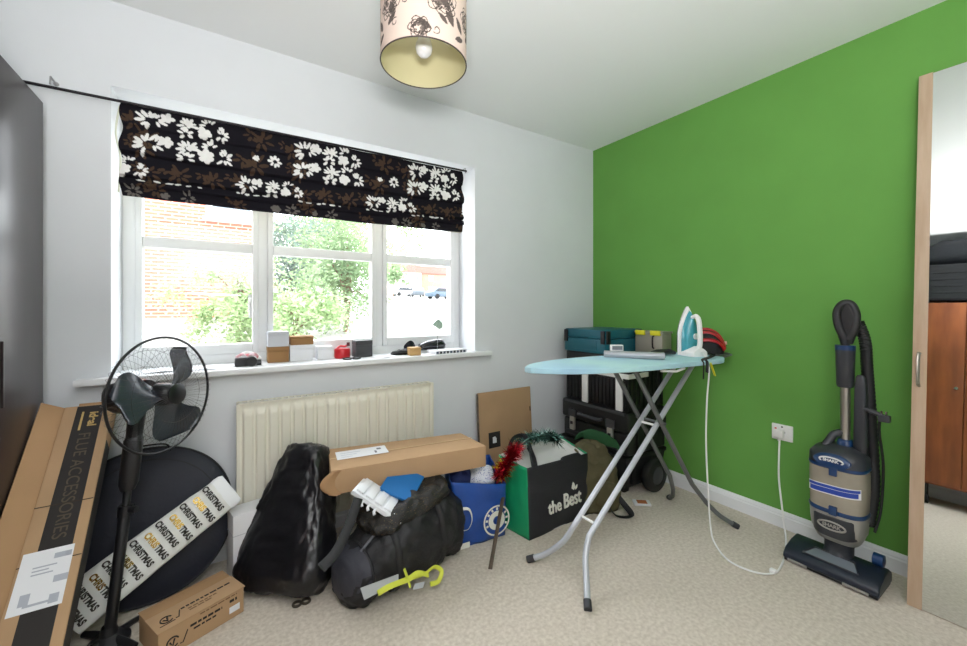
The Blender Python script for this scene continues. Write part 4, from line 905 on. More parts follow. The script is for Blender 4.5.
# crate with white straps
sc_ = thing('strapped_crate', 'black ribbed crate with white vertical straps under the teal case', 'crate', (2.25, 1.82, .51))
obj('body', MB().box((2.065, 1.56, .510), (2.43, 2.085, .848)), tool_blk, sc_, bevel=.01)
for i in range(17): obj('rib', MB().box((2.057, 1.575 + i * .030, .525), (2.066, 1.588 + i * .030, .70)), tool_blk, sc_, bevel=.002)
for i in range(8): obj('rib', MB().box((2.085 + i * .043, 1.552, .525), (2.10 + i * .043, 1.561, .83)), tool_blk, sc_, bevel=.002)
for y in (1.588, 1.868): obj('strap', MB().box((2.046, y, .512), (2.056, y + .05, .735)), white_pl, sc_, bevel=.002)
obj('rim', MB().box((2.048, 1.555, .715), (2.058, 1.93, .745)), white_pl, sc_, bevel=.003)
obj('rim', MB().box((2.05, 1.545, .715), (2.25, 1.553, .745)), white_pl, sc_, bevel=.003, label='white rim on the end of the crate')
# teal case on top
te = thing('teal_case', 'teal plastic power tool case on top of the corner stack', 'tool case', (2.24, 1.87, .852))
TX0, TX1, TY0, TY1, TZ0, TZ1 = 2.045, 2.43, 1.715, 2.08, .850, 1.006
obj('body', MB().box((TX0, TY0, TZ0), (TX1, TY1, TZ0 + .095)), teal, te, bevel=.008); obj('lid', MB().box((TX0 + .002, TY0 + .002, TZ0 + .098), (TX1 - .002, TY1 - .002, TZ1)), teal, te, bevel=.008)
for y in (TY0 + .004, TY1 - .034): obj('clip', MB().box((TX0 - .010, y, TZ0 + .065), (TX0 + .002, y + .03, TZ1 - .006)), tool_blk, te, bevel=.004)
for x in (TX0 + .006, TX1 - .075): obj('clip', MB().box((x, TY0 - .010, TZ0 + .065), (x + .035, TY0 + .002, TZ1 - .006)), tool_blk, te, bevel=.004)
obj('embossed_panel', MB().box((TX0 - .004, TY0 + .07, TZ0 + .02), (TX0 + .002, TY1 - .07, TZ0 + .085)), teal, te, bevel=.003); obj('embossed_panel', MB().box((TX0 + .09, TY0 - .004, TZ0 + .02), (TX1 - .11, TY0 + .002, TZ0 + .085)), teal, te, bevel=.003)
cb = thing('clear_box', 'translucent box with yellow lid trim standing beside the teal case', 'box', (2.37, 1.6, .852))
clear = mat('cloudy_clear_plastic', (176, 172, 158), .35, trans=.25)
obj('body', MB().box((2.325, 1.500, .853), (2.428, 1.700, .985)), clear, cb, bevel=.008)
obj('lid', MB().box((2.320, 1.495, .985), (2.433, 1.705, .998)), clear, cb, bevel=.004)
for y in (1.51, 1.62): obj('lid_clip', MB().box((2.312, y, .972), (2.326, y + .07, 1.004)), mat('bright_yellow_plastic', (226, 220, 40), .4), cb, bevel=.003)
obj('contents', MB().box((2.34, 1.52, .856), (2.41, 1.62, .93)), mat('dark_contents', (70, 66, 60), .7), cb, bevel=.01)
obj('catch', MB().tube(bez([(2.325, 1.56, .97), (2.312, 1.56, .96), (2.312, 1.56, .90), (2.325, 1.56, .89)], 4), .005, 6), tool_blk, cb)

# olive holdall with green cloth
olive = mat('olive_canvas', (86, 80, 54), .85, var=.15, vscale=9, bump=.4, bscale=60)
oh = thing('olive_holdall', 'olive canvas holdall slumped beside the emerald bag', 'bag', (1.80, 1.60, 0))
rings = [(V((1.80 + dx, 1.585 + dy, z)), V((.93, -.36, 0)), V((.36, .93, 0)), a, b, 2.8) for (z, a, b, dx, dy) in ((.003, .10, .06, 0, 0), (.012, .125, .085, 0, 0), (.08, .135, .095, 0, 0), (.18, .130, .09, 0, .005), (.27, .112, .075, -.005, .015), (.34, .085, .05, -.015, .03), (.365, .05, .025, -.02, .035), (.37, .02, .01, -.02, .035))]
obj('body', MB().loft(dens(rings, 6), 64).wrinkle(.012, 10, 41, floor=.003), olive, oh, smooth=80)
obj('carry_strap', MB().tube(bez([(1.87, 1.52, .10), (1.88, 1.45, .05), (1.87, 1.39, .012), (1.80, 1.43, .012), (1.78, 1.47, .05)], 8), .016, 8, flat=.25), duf, oh)
obj('pocket', MB().loft([(V((1.775, 1.49, z)), V((.93, -.36, 0)), V((.36, .93, 0)), a, .018, 3.2) for (z, a) in ((.06, .03), (.065, .055), (.17, .055), (.178, .03))], 28), olive, oh, smooth=60)
grn = mat('bottle_green_cloth', (40, 92, 56), .8, var=.12, vscale=8, bump=.25, bscale=50)
gc = MB().grid(lambda u, v: V((1.80 + .19 * u - .05 * v, 1.66 - .10 * u - .02 * v + .06 * v * v, .30 + .10 * math.sin(v * 2.6) * (1 - .35 * u) + .035 * math.sin(u * 3.1 + .3))) + V((0, 0, .012 * noise.noise(V((u * 4, v * 4, 2))))), 24, 20)
o = tag(obj('green_cloth', gc, grn, smooth=180, recalc=False), 'bottle green cloth draped over the olive holdall', 'cloth'); solid(o, .006)
# packet on the carpet
pk = ZP(663, 499, 0); pkM = frame(ZP(634, 505), ZP(651, 506) - ZP(634, 505), V((.5, .8, 0)))
pkt = thing('packet', 'small white and orange packet lying on the carpet under the board', 'packet', ZP(643, 503))
obj('sleeve', MB().box((0, -.012, .001), (.095, .045, .014), pkM), paper, pkt, bevel=.003); obj('printed_panel', MB().box((.02, -.006, .014), (.075, .038, .0148), pkM), mat('orange_print', (176, 104, 60), .6), pkt, smooth=0)

# ================================================================== IRONING BOARD
ib = thing('ironing_board', 'pale blue ironing board on crossed tubular legs by the green wall', 'ironing board', (1.70, 1.22, 0))
BX_0, BX_1, BYC, BHW = 1.005, 2.255, 1.222, .185
def bz(x): return .922 - .030 * (x - 1.0) / 1.3
def bhw(x):
    t = (x - BX_0) / .62
    if x > 2.10: return BHW - .065 * ((x - 2.10) / .155) ** 1.6
    return BHW * (1 if t >= 1 else max(.02, 1 - (1 - t) ** 2.1) ** .62)
cover_m = mat('pale_blue_board_cover', (156, 194, 222), .8, col2=(182, 222, 220), vscale=2.2, bump=.1, bscale=40)
def board(zo0, zo1, grow):
    m = MB(); n = 46; top = []; out = []
    xs = [BX_0 - grow + (BX_1 - BX_0 + 2 * grow) * (i / n) ** 1.5 for i in range(n + 1)]
    L = [(x, BYC + bhw(max(x, BX_0 + .002)) + grow) for x in xs]; Rr = [(x, BYC - bhw(max(x, BX_0 + .002)) - grow) for x in reversed(xs)]
    poly = L + Rr
    N = len(poly)
    for zz in (zo0, zo1):
        for (x, y) in poly: m.v.append(V((x, y, bz(x) + zz)))
    m.f.append(tuple(range(N))); m.f.append(tuple(range(2 * N - 1, N - 1, -1)))
    for i in range(N): j = (i + 1) % N; m.f.append((i, j, N + j, N + i))
    return m
obj('deck', board(-.030, -.022, -.004), mat('grey_board_steel', (150, 154, 158), .4, .7), ib)
obj('cover', board(-.028, -.006, .004), cover_m, ib, bevel=.006, segs=3)
tube_l = mat('light_grey_tube', (188, 192, 198), .35, .3); tube_d = mat('dark_grey_tube', (112, 114, 116), .4, .4); cap_m = mat('grey_rubber_cap', (52, 54, 58), .6)
for (fy, ty) in ((1.398, 1.268), (1.055, 1.178)):
    fx = 1.158; pts = [(fx, fy, .014), (fx + .05, fy + (ty - fy) * .42, .05), (fx + .10, fy + (ty - fy) * .84, .115), (1.30, ty, .178), (1.60, ty, .427), (2.10, ty, .845)]
    pts = bez([V(p) for p in pts[:4]], 6) + [V(pts[4]), V(pts[5])]
    lg = obj('leg', MB().tube(pts, .0125, 14), tube_l, ib, smooth=60)
    d = (pts[1] - pts[0]).normalized(); obj('foot_cap', MB().cyl(pts[0] - d * .012, pts[0] + d * .022, .0155, n=16), cap_m, lg)
for (fy, ty) in ((1.399, 1.285), (1.024, 1.160)):
    pts = bez([V((2.238, fy, .013)), V((2.19, fy + (ty - fy) * .45, .055)), V((2.13, fy + (ty - fy) * .8, .130))], 6)[:-1] + [V((2.06, ty, .225)), V((1.585, ty, .862))]
    lg = obj('leg', MB().tube(pts, .0115, 14), tube_d, ib, smooth=60)
    d = (pts[1] - pts[0]).normalized(); obj('foot_cap', MB().cyl(pts[0] - d * .010, pts[0] + d * .02, .0145, n=16), cap_m, lg)
obj('pivot_bar', MB().cyl((1.795, 1.14, .586), (1.795, 1.305, .586), .007, n=10), tube_d, ib)
obj('leg_brace', MB().cyl((1.345, 1.178, .215), (1.345, 1.268, .215), .006, n=10), white_pl, ib)
obj('leg_brace', MB().cyl((1.775, 1.178, .573), (1.775, 1.268, .573), .006, n=10), white_pl, ib)
obj('height_rack', MB().box((1.52, 1.17, .868), (1.66, 1.275, .880)).box((2.04, 1.16, .845), (2.16, 1.29, .862)), tube_d, ib)
obj('lever', MB().tube([(1.62, 1.05, .872), (1.72, 1.04, .862), (1.80, 1.05, .868)], .006, 8), white_pl, ib)
rt = MB().tube([(BX_1 - .02, 1.13, .872), (2.39, 1.12, .886), (2.425, 1.15, .888), (2.425, 1.30, .888), (2.39, 1.33, .886), (BX_1 - .02, 1.32, .872)], .006, 8)
ibr = obj('iron_rest', rt, tube_d, ib)
obj('rest_plate', MB().box((2.262, 1.13, .885), (2.42, 1.32, .890)), tube_d, ibr, bevel=.002)

# steam iron standing on its heel
iz = bz(2.10) - .006; ic = ZP(685, 355, iz)
sdir = V((.35, .93, 0)).normalized(); hdir = -sdir; ldir = Z_.cross(sdir)
IM = Matrix((ldir, Z_, hdir)).transposed().to_4x4(); IM.translation = ic + sdir * .02 - ldir * .02       # x sideways, y up (to the tip), z from soleplate to handle
if IM.determinant() < 0: IM = IM @ Matrix.Diagonal((-1, 1, 1, 1))
ir = thing('steam_iron', 'white and turquoise steam iron standing on its heel on the board', 'iron', ic)
def tear(s, L, y0=0.0, n=14):
    R_ = [(s * (math.sin(math.pi * .5 * min(1, (1 - t) * 1.55)) ** .9), y0 + L * t) for t in np.linspace(0, 1, n)]
    return [(x, y) for (x, y) in R_] + [(-x, y) for (x, y) in reversed(R_[:-1])]
def stack(polys):   # polys: list of (outline, z)
    m = MB(); n = len(polys[0][0])
    for (pl_, z) in polys:
        for (x, y) in pl_: m.v.append(IM @ V((x, y, z)))
    for i in range(len(polys) - 1):
        for k in range(n): j = (k + 1) % n; m.f.append((i * n + k, i * n + j, (i + 1) * n + j, (i + 1) * n + k))
    m.f.append(tuple(range(n))[::-1]); m.f.append(tuple(range((len(polys) - 1) * n, len(polys) * n))); return m
obj('soleplate', stack([(tear(.056, .262, .004), 0), (tear(.057, .263, .004), .008)]), chrome, ir)
obj('skirt', stack([(tear(.058, .266, .002), .008), (tear(.058, .266, .002), .022), (tear(.053, .255, .004), .028)]), white_pl, ir, smooth=50)
turq = mat('turquoise_iron_body', (70, 158, 172), .2, coat=.4)
obj('body', stack([(tear(.050, .235, .01), .028), (tear(.047, .222, .012), .045), (tear(.036, .19, .02), .060), (tear(.020, .15, .03), .066)]), turq, ir, smooth=50)
obj('handle', MB().tube(bez([IM @ V(p) for p in ((0, .205, .045), (0, .215, .075), (0, .195, .098), (0, .13, .108), (0, .07, .108), (0, .04, .098))], 8), [.010] * 8 + [.013] * 33, 14), white_pl, ir, smooth=60)
obj('heel', stack([(tear(.050, .05, .0), .02), (tear(.052, .055, .0), .09), (tear(.040, .05, .0), .115)]), white_pl, ir, smooth=50)
obj('dial', MB().lathe(IM @ Matrix.Translation((.010, .105, .060)), [(.001, .014), (.014, .013), (.017, .009), (.017, 0)], 24), white_pl, ir)
# mains flex of the iron
flx = [IM @ V((0, .02, .11)), IM @ V((0, .018, .135)), DP(709, 368, 2.0), DP(707, 400, 1.99), DP(706, 440, 1.98), DP(708, 490, 1.97), ZP(711, 530, .06), ZP(716, 545, .008), ZP(728, 560, .006), ZP(748, 570, .006), ZP(768, 574, .006), ZP(780, 568, .008), DP(786, 545, 1.93), DP(783, 515, 1.98), DP(779, 480, 2.04), DP(779, 455, 2.06), XP(779.5, 441, GX - .03)]
obj('flex', MB().tube(bez(flx, 8), .0042, 8), white_pl, ir, smooth=60)
k = ZP(773, 571, .01); obj('flex_tie', MB().box(k - V((.012, .012, .008)), k + V((.012, .012, .008))), white_pl, ir, bevel=.004)
obj('plug', MB().box((GX - .040, .885, .475), (GX - .012, .925, .512)).cyl((GX - .028, .905, .455), (GX - .028, .905, .477), .007, n=10), white_pl, ir, bevel=.004)

# cycle helmet at the end of the board
hc = V((2.315, 1.225, .8905)); hm = thing('cycle_helmet', 'red and black cycle helmet lying behind the iron', 'helmet', hc)
red = mat('red_helmet_shell', (176, 24, 40), .35, coat=.3); hb = mat('black_helmet_foam', (22, 22, 24), .7)
HMx = frame(hc, V((.55, -.83, 0)), V((.83, .55, 0)))
hr = [(HMx @ V((0, 0, .132 * math.sin(t) + .004)), HMx.to_3x3() @ X_, HMx.to_3x3() @ Y_, max(.004, .092 * math.cos(t) ** .7), max(.004, .074 * math.cos(t) ** .7), 2.2) for t in np.linspace(0, 1.55, 14)]
obj('inner_shell', MB().loft(hr, 40), hb, hm, smooth=80)
for i, yy in enumerate((-.9, -.55, -.2, .2, .55, .9)):
    pts = []
    for t in np.linspace(.15, math.pi - .15, 16):
        y = yy * .074 * math.sin(t) ** .4; s = math.sqrt(max(0, 1 - (y / .080) ** 2)); pts.append(HMx @ V((-.097 * math.cos(t) * s, y * 1.04, .004 + .138 * math.sin(t) ** .9 * s)))
    obj('shell_rib', MB().tube(pts, .0125, 8, flat=.6), red, hm, smooth=60)
obj('rear_light', MB().cyl(HMx @ V((.094, .0, .06)), HMx @ V((.106, 0, .063)), .010, n=14), mat('pale_reflector', (222, 190, 170), .3), hm)
zs = bz(2.0) - .004
for a in (0, .03):
    obj('chin_strap', MB().tube(bez([hc + V((-.07, -.05, .012)), V((2.14 + a, 1.10, zs + .003)), V((1.95 + a, 1.045, zs + .003)), V((1.925 + a, 1.026, zs - .01)), V((1.92 + a, 1.024, zs - .05)), V((1.922 + a, 1.026, zs - .085 + a))], 6), .007, 6, flat=.3), hb, hm)
obj('strap_clip', MB().tube(bez([V((1.975, 1.020, zs - .012)), V((1.985, 1.016, zs - .04)), V((2.005, 1.016, zs - .072))], 4), .011, 8, flat=.4), MATS['bright_yellow_plastic'], hm)
# silver straightener, tag and black pouch
zt = bz(1.62) - .0055; e0, e1 = ZP(603, 357, zt), ZP(650, 358, zt)
e0 = V((1.625, 1.372, zt)); e1 = V((1.80, 1.15, zt)); silver = mat('silver_plastic', (168, 172, 178), .3, .4)
hs = thing('silver_case', 'long silver grey case with slanted end lying across the board', 'case', (e0 + e1) / 2)
eM = frame(e0, e1 - e0, Z_.cross(e1 - e0)); EL = (e1 - e0).length
obj('body', MB().prism(eM @ Matrix.Rotation(math.pi / 2, 4, 'Y') @ Matrix.Rotation(math.pi / 2, 4, 'Z'), [(-.028, 0), (.028, 0), (.028, .018), (.018, .030), (-.018, .030), (-.028, .018)], 0, EL), silver, hs, bevel=.003)
obj('end_grille', MB().box((EL - .002, -.020, .006), (EL + .003, .020, .024), eM), tool_grey, hs, bevel=.002)
cpt = e0.lerp(e1, .28) + V((.03, .03, 0)); tg_ = thing('power_adaptor', 'small white adaptor block standing behind the silver case', 'adaptor', cpt)
aM = frame(cpt + V((.01, .02, .0)), V((.8, -.6, 0)), V((.6, .8, 0)))
obj('block', MB().box((-.032, 0, 0), (.032, .03, .055), aM), white_pl, tg_, bevel=.004); obj('label_face', MB().box((-.026, -.001, .03), (.026, .0, .05), aM), ink_grey, tg_, smooth=0)
c = ZP(663, 355.5, bz(1.9) - .006)
pouch = MB().loft(dens([(c + V((.83, -.2, 0)).normalized() * t + Z_ * (.004 + b), V((.2, .83, 0)).normalized(), Z_, a, b, 2.4) for (t, a, b) in ((-.075, .01, .004), (-.065, .022, .011), (-.03, .028, .015), (.04, .028, .015), (.07, .02, .010), (.08, .008, .004))], 4), 32)
tag(obj('pouch', pouch, hb, smooth=80), 'narrow black pouch lying beside the iron heel', 'pouch')

# wall socket
ws = thing('wall_socket', 'white single wall socket with red neon switch on the green wall', 'socket', (GX, .898, .459))
obj('plate', MB().box((GX - .011, .852, .456), (GX, .945, .538)), white_pl, ws, bevel=.003)
obj('switch', MB().box((GX - .015, .918, .505), (GX - .010, .932, .527)), white_pl, ws, bevel=.001)
obj('neon', MB().box((GX - .0155, .921, .512), (GX - .0148, .930, .519)), mat('red_neon', (200, 60, 50), .4), ws)
for (y, z) in ((.898, .527), (.888, .50), (.908, .50)): obj('pin_slot', MB().box((GX - .0115, y - .004, z - .004), (GX - .0105, y + .004, z + .003)), ink_black, ws, smooth=0)

# ================================================================== UPRIGHT VACUUM CLEANER
vgrey = mat('gunmetal_plastic', (52, 54, 60), .4, spec=.5); vblue = mat('dark_blue_plastic', (22, 58, 104), .3, coat=.3); vsil = mat('silver_vac_plastic', (166, 164, 160), .35, .4); vcup = mat('dusty_clear_cup', (158, 150, 136), .25, var=.12, vscale=9, coat=.3)
vc = thing('vacuum_cleaner', 'upright grey and blue vacuum cleaner standing by the mirror on the carpet', 'vacuum cleaner', (2.27, .61, 0))
hx0, hx1, hy0, hy1 = 2.135, 2.325, .462, .782
hM = frame((0, hy0, 0), X_, Z_)     # local x = X, y = Z, z = -Y
prof = [(hx0, .014), (hx0 + .004, .038), (hx0 + .03, .058), (hx0 + .09, .074), (hx0 + .15, .078), (hx1, .055), (hx1, .014)]
def sgn(hM, L): return -L if (hM.to_3x3() @ Z_).y < 0 else L
obj('floor_head', MB().prism(hM, prof, 0, sgn(hM, hy1 - hy0)), mat('dark_navy_head', (26, 34, 48), .35, coat=.2), vc, bevel=.010, segs=3)
obj('sole', MB().box((hx0 + .006, hy0 + .004, .004), (hx1 - .006, hy1 - .004, .018)), blk_rubber, vc, bevel=.003)
hw = MB().add([V((hx0 + .032, hy1 - .07, .0605)), V((hx0 + .032, hy0 + .07, .0605)), V((hx0 + .085, hy0 + .095, .0755)), V((hx0 + .085, hy1 - .095, .0755)), V((hx0 + .032, hy1 - .07, .055)), V((hx0 + .032, hy0 + .07, .055)), V((hx0 + .085, hy0 + .095, .068)), V((hx0 + .085, hy1 - .095, .068))], [(0, 1, 2, 3), (7, 6, 5, 4), (0, 4, 5, 1), (1, 5, 6, 2), (2, 6, 7, 3), (3, 7, 4, 0)])
hwin = obj('brush_window', hw, mat('smoky_window', (120, 128, 136), .2, coat=.4), vc, bevel=.001)
obj('window_trim', MB().tube([V((hx0 + .030, hy1 - .066, .061)), V((hx0 + .030, hy0 + .066, .061)), V((hx0 + .088, hy0 + .091, .077)), V((hx0 + .088, hy1 - .091, .077))], .004, 6, closed=True), vgrey, hwin)
for (y0, y1) in ((hy1 - .09, hy1 - .02), (hy0 + .03, hy0 + .11)): obj('front_bristle', MB().box((hx0 - .003, y0, .010), (hx0 + .004, y1, .020)), vsil, vc, bevel=.001)
for y in (.48, .765): obj('rear_wheel', MB().cyl((hx1 - .03, y - .012, .03), (hx1 - .03, y + .012, .03), .03, n=20), blk_rubber, vc)
obj('side_knuckle', MB().lathe(frame((2.295, .497, .095), X_, Z_), [(.01, -.02), (.026, -.016), (.026, .016), (.01, .02)], 20, cap0=True, cap1=True), vblue, vc)
VXc, VYc = 2.275, .620
obj('neck', MB().tube(bez([(2.27, VYc, .06), (2.275, VYc, .10), (2.28, VYc, .165)], 5), [.055] * 3 + [.05] * 4 + [.06] * 4, 18), vgrey, vc, smooth=60)
def can(z0, a0, z1, a1, dx=0, e=3.0, n=48, k=None): return MB().loft([(V((VXc + dx, VYc, z0)), Y_, X_, a0 * .98, a0 * .86, e), (V((VXc + dx, VYc, z0 + (z1 - z0) * .5)), Y_, X_, (a0 + a1) / 2, (a0 + a1) / 2 * .86, e), (V((VXc + dx, VYc, z1)), Y_, X_, a1 * .98, a1 * .86, e)], n)
obj('motor_base', can(.135, .072, .18, .090), vsil, vc, bevel=.006, smooth=50); obj('motor_base', can(.18, .092, .262, .098), vsil, vc, bevel=.003, smooth=50)
fr = MB().loft([(V((VXc - .010, VYc, z)), Y_, X_, a, .082, 3) for (z, a) in ((.165, .07), (.17, .078), (.245, .082), (.25, .078))], 40); obj('motor_grille', fr, vgrey, vc, smooth=50)
for (cz_, w_, nm) in ((.215, .046, 'badge'),): obj(nm, MB().tube([V((VXc - .094, VYc + w_ * math.cos(t), cz_ + .017 * math.sin(t))) for t in np.linspace(0, 6.283 * 31 / 32, 32)], .004, 6, closed=True), vsil, vc)
obj('band', can(.262, .100, .280, .100), vblue, vc, bevel=.003, smooth=50)
obj('dust_cup', can(.280, .097, .455, .100), vcup, vc, smooth=50)
obj('band', can(.455, .101, .470, .101), vblue, vc, bevel=.003, smooth=50)
obj('cup_lid', MB().loft([(V((VXc + dx, VYc, z)), Y_, X_, a, b, 2.8) for (z, a, b, dx) in ((.470, .100, .088, 0), (.505, .098, .086, 0), (.53, .080, .07, .008), (.545, .04, .04, .015))], 40), vgrey, vc, smooth=50)
ov = MB().loft([(V((VXc - .080 - t, VYc + .002, .492)), Y_, V((.35, 0, .93)), a, a * .48, 2) for (t, a) in ((0, .064), (.008, .062), (.011, .05))], 36); lo = obj('lid_cap', ov, vblue, vc, smooth=50)
obj('badge', MB().tube([V((VXc - .092 - .0035 * math.sin(t), VYc + .002 + .040 * math.cos(t), .494 + .014 * math.sin(t))) for t in np.linspace(0, 6.283 * 31 / 32, 32)], .0035, 6, closed=True), mat('white_badge', (228, 230, 232), .4), lo)
vbM = frame((VXc - .0855, VYc + .002, .3665), V((0, -1, 0)), V((0, 0, 1)))
if (vbM.to_3x3() @ Z_).x > 0: vbM = frame((VXc - .0875, VYc, .3665), V((0, -1, 0)), V((0, 0, -1)))
text('lettering', 'SHARK', frame((VXc - .0975, VYc + .002, .495), V((0, -1, 0)), Z_), .017, MATS['white_badge'], lo, bold=.0006)
text('lettering', 'SHARK', frame((VXc - .0955, VYc, .215), V((0, -1, 0)), Z_), .020, vsil, vc, bold=.0006)
def wrapstrip(z0, z1, a, w_, dz):
    def fn(u, v):
        th = math.pi + (u - .5) * 2 * w_; ct, st = math.cos(th), math.sin(th); x = math.copysign(abs(ct) ** (2 / 3), ct) * a * .86; y = math.copysign(abs(st) ** (2 / 3), st) * a
        return V((VXc + x, VYc + y, z0 + (z1 - z0) * v + dz * (u - .5)))
    return MB().grid(fn, 26, 2)
st = obj('sticker', wrapstrip(.345, .388, .1008, .95, .012), MATS['white_badge'], vc, smooth=180); obj('sticker_stripe', wrapstrip(.350, .370, .1014, .80, .012), mat('royal_blue_print', (40, 72, 170), .4), st, smooth=180); obj('sticker_stripe', wrapstrip(.372, .384, .1014, .9, .012), MATS['royal_blue_print'], st, smooth=180)
for y in (VYc - .004,): 
    obj('cup_latch', MB().box((VXc - .096, y - .014, .43), (VXc - .084, y + .014, .475)), vblue, vc, bevel=.004); obj('cup_latch', MB().box((VXc - .098, y - .014, .262), (VXc - .084, y + .014, .30)), vblue, vc, bevel=.004)
wx, wy = 2.305, .607
obj('carry_handle', MB().tube(bez([(VXc - .02, VYc + .05, .52), (VXc + .0, VYc + .035, .555), (VXc + .02, VYc + .02, .585), (wx, wy, .60)], 6), .016, 12), vgrey, vc, smooth=60)
obj('wand', MB().cyl((wx, wy, .52), (wx, wy, .83), .0175, n=24), mat('satin_steel', (188, 184, 178), .28, .9), vc)
obj('wand_socket', MB().loft([(V((wx, wy, z)), Y_, X_, a, a, 2.4) for (z, a) in ((.50, .03), (.56, .028), (.57, .022))], 24), vblue, vc, smooth=60)
obj('handle_sleeve', MB().loft([(V((wx, wy, z)), Y_, X_, a, a, 2.3) for (z, a) in ((.800, .026), (.81, .030), (.95, .033), (.965, .034))], 28), vgrey, vc, smooth=60)
obj('sleeve_ring', MB().loft([(V((wx, wy, z)), Y_, X_, .0345, .0345, 2.3) for z in (.965, .985)], 28), vblue, vc)
gripM = [(wx, wy, .985), (wx - .004, wy + .004, 1.02), (wx - .006, wy + .022, 1.075), (wx - .006, wy + .026, 1.13), (wx, wy + .008, 1.168), (wx + .006, wy - .018, 1.165), (wx + .006, wy - .034, 1.12), (wx + .004, wy - .030, 1.06), (wx, wy - .012, 1.01)]
obj('grip', MB().tube(bez(gripM, 6), .0165, 12), mat('dark_grip_rubber', (34, 34, 37), .45), vc, smooth=60)
obj('grip_core', MB().loft([(V((wx + .004, wy - .004, z)), Y_, X_, a, .014, 2.2) for (z, a) in ((.99, .020), (1.02, .030), (1.06, .037), (1.11, .040), (1.15, .032), (1.166, .014))], 24), MATS['dark_grip_rubber'], vc, smooth=60)
def ribbed(pts, r, n):
    P = bez(pts, n); return P, [r * (1.0 if i % 2 else .86) for i in range(len(P))]
P, rs_ = ribbed([(wx + .03, wy - .035, 1.09), (wx + .045, wy - .055, 1.0), (wx + .05, wy - .06, .88), (wx + .05, wy - .068, .74), (wx + .045, wy - .078, .55), (wx + .03, wy - .085, .36), (wx + .0, wy - .075, .22)], .022, 18)
obj('hose', MB().tube(P, rs_, 14), mat('black_hose', (30, 30, 33), .5), vc, smooth=50)
obj('crevice_tool', MB().loft([(V((wx - .005, wy - .052, z)), Y_, X_, a, b, 2.6) for (z, a, b) in ((.50, .020, .018), (.52, .024, .020), (.80, .020, .017), (.85, .016, .010), (.86, .010, .006))], 24), vgrey, vc, smooth=60)
obj('cord_hook', MB().tube(bez([(wx - .01, wy - .06, .72), (wx - .02, wy - .09, .715), (wx - .02, wy - .125, .70)], 5), .010, 8), vgrey, vc)
pgc = V((wx - .02, wy - .125, .695)); pg = obj('mains_plug', MB().box(pgc - V((.014, .022, .016)), pgc + V((.014, .014, .012))), vgrey, vc, bevel=.004)
for k in (-.01, .004): obj('pin', MB().box(pgc + V((-.004, k - .003, .012)), pgc + V((.004, k + .003, .028))), chrome, pg)
obj('cord', MB().tube(bez([pgc + V((0, .01, 0)), (wx + .0, wy - .11, .62), (wx + .03, wy - .115, .48), (wx + .02, wy - .11, .30), (wx + .0, wy - .095, .20)], 8), .005, 8), blk_rubber, vc)

# ================================================================== THINGS ON THE WINDOW SILL
SZ = .8725
def sx(px, Y): return YP(px, 340, Y).x
def hpx(n, px, Y): d = ray(px, 340); return n / FPX * (Y / d.y)
def sbox(name, label, cat, x0, x1, Y, dep, h, m, z=SZ, bevel=.002, lidm=None, grp=None):
    a, b = sx(x0, Y), sx(x1, Y); t = thing(name, label, cat, ((a + b) / 2, Y + dep / 2, z), grp)
    obj('body', MB().box((a, Y, z), (b, Y + dep, z + h * .72)), m, t, bevel=bevel); obj('lid', MB().box((a - .001, Y - .001, z + h * .72 + .0005), (b + .001, Y + dep + .001, z + h)), lidm or m, t, bevel=bevel); return t, z + h
grey_card = mat('pale_grey_card', (196, 198, 204), .6); brown_sm = mat('brown_small_box', (150, 112, 70), .8)
_, zt1 = sbox('parcel_box', 'small brown cardboard box on the sill under a pale grey box', 'box', 268, 289, 2.27, .08, hpx(15.5, 278, 2.27), brown_sm)
sbox('gift_box', 'pale grey box stacked on the small brown box on the sill', 'box', 268, 289, 2.272, .075, hpx(15, 278, 2.27), grey_card, z=zt1 + .001)
_, zt2 = sbox('parcel_box', 'white box on the sill under the flat brown box', 'box', 290, 312.5, 2.27, .08, hpx(16, 300, 2.27), white_card)
sbox('parcel_box', 'flat brown box stacked on a white box on the sill', 'box', 291, 313.5, 2.268, .085, hpx(8.5, 300, 2.27), brown_sm, z=zt2 + .001)
sbox('gift_box', 'low white box on the sill beside the red reel', 'box', 318, 333, 2.27, .07, hpx(13, 325, 2.27), white_card)
t, _ = sbox('gift_box', 'dark charcoal box on the sill beside the red reel', 'box', 356, 372.5, 2.255, .085, hpx(16.5, 364, 2.255), mat('charcoal_card', (58, 58, 62), .5))
# red reel
c = V((sx(344, 2.25), 2.29, SZ)); rr_ = thing('tape_reel', 'round red reel on the sill before the charcoal box', 'reel', c)
redp = mat('red_plastic', (196, 30, 40), .35)
obj('drum', MB().lathe(Matrix.Translation(c), [(.002, 0), (.040, 0), (.042, .004), (.042, .046), (.038, .052), (.002, .053)], 32), redp, rr_)
obj('crank', MB().tube(bez([c + V((-.03, 0, .052)), c + V((-.01, 0, .066)), c + V((.015, -.005, .064)), c + V((.03, -.01, .075))], 5), .006, 8), redp, rr_)
obj('knob', MB().cyl(c + V((.03, -.01, .066)), c + V((.03, -.01, .086)), .009, n=14), mat('dark_red_knob', (90, 26, 32), .4), rr_)
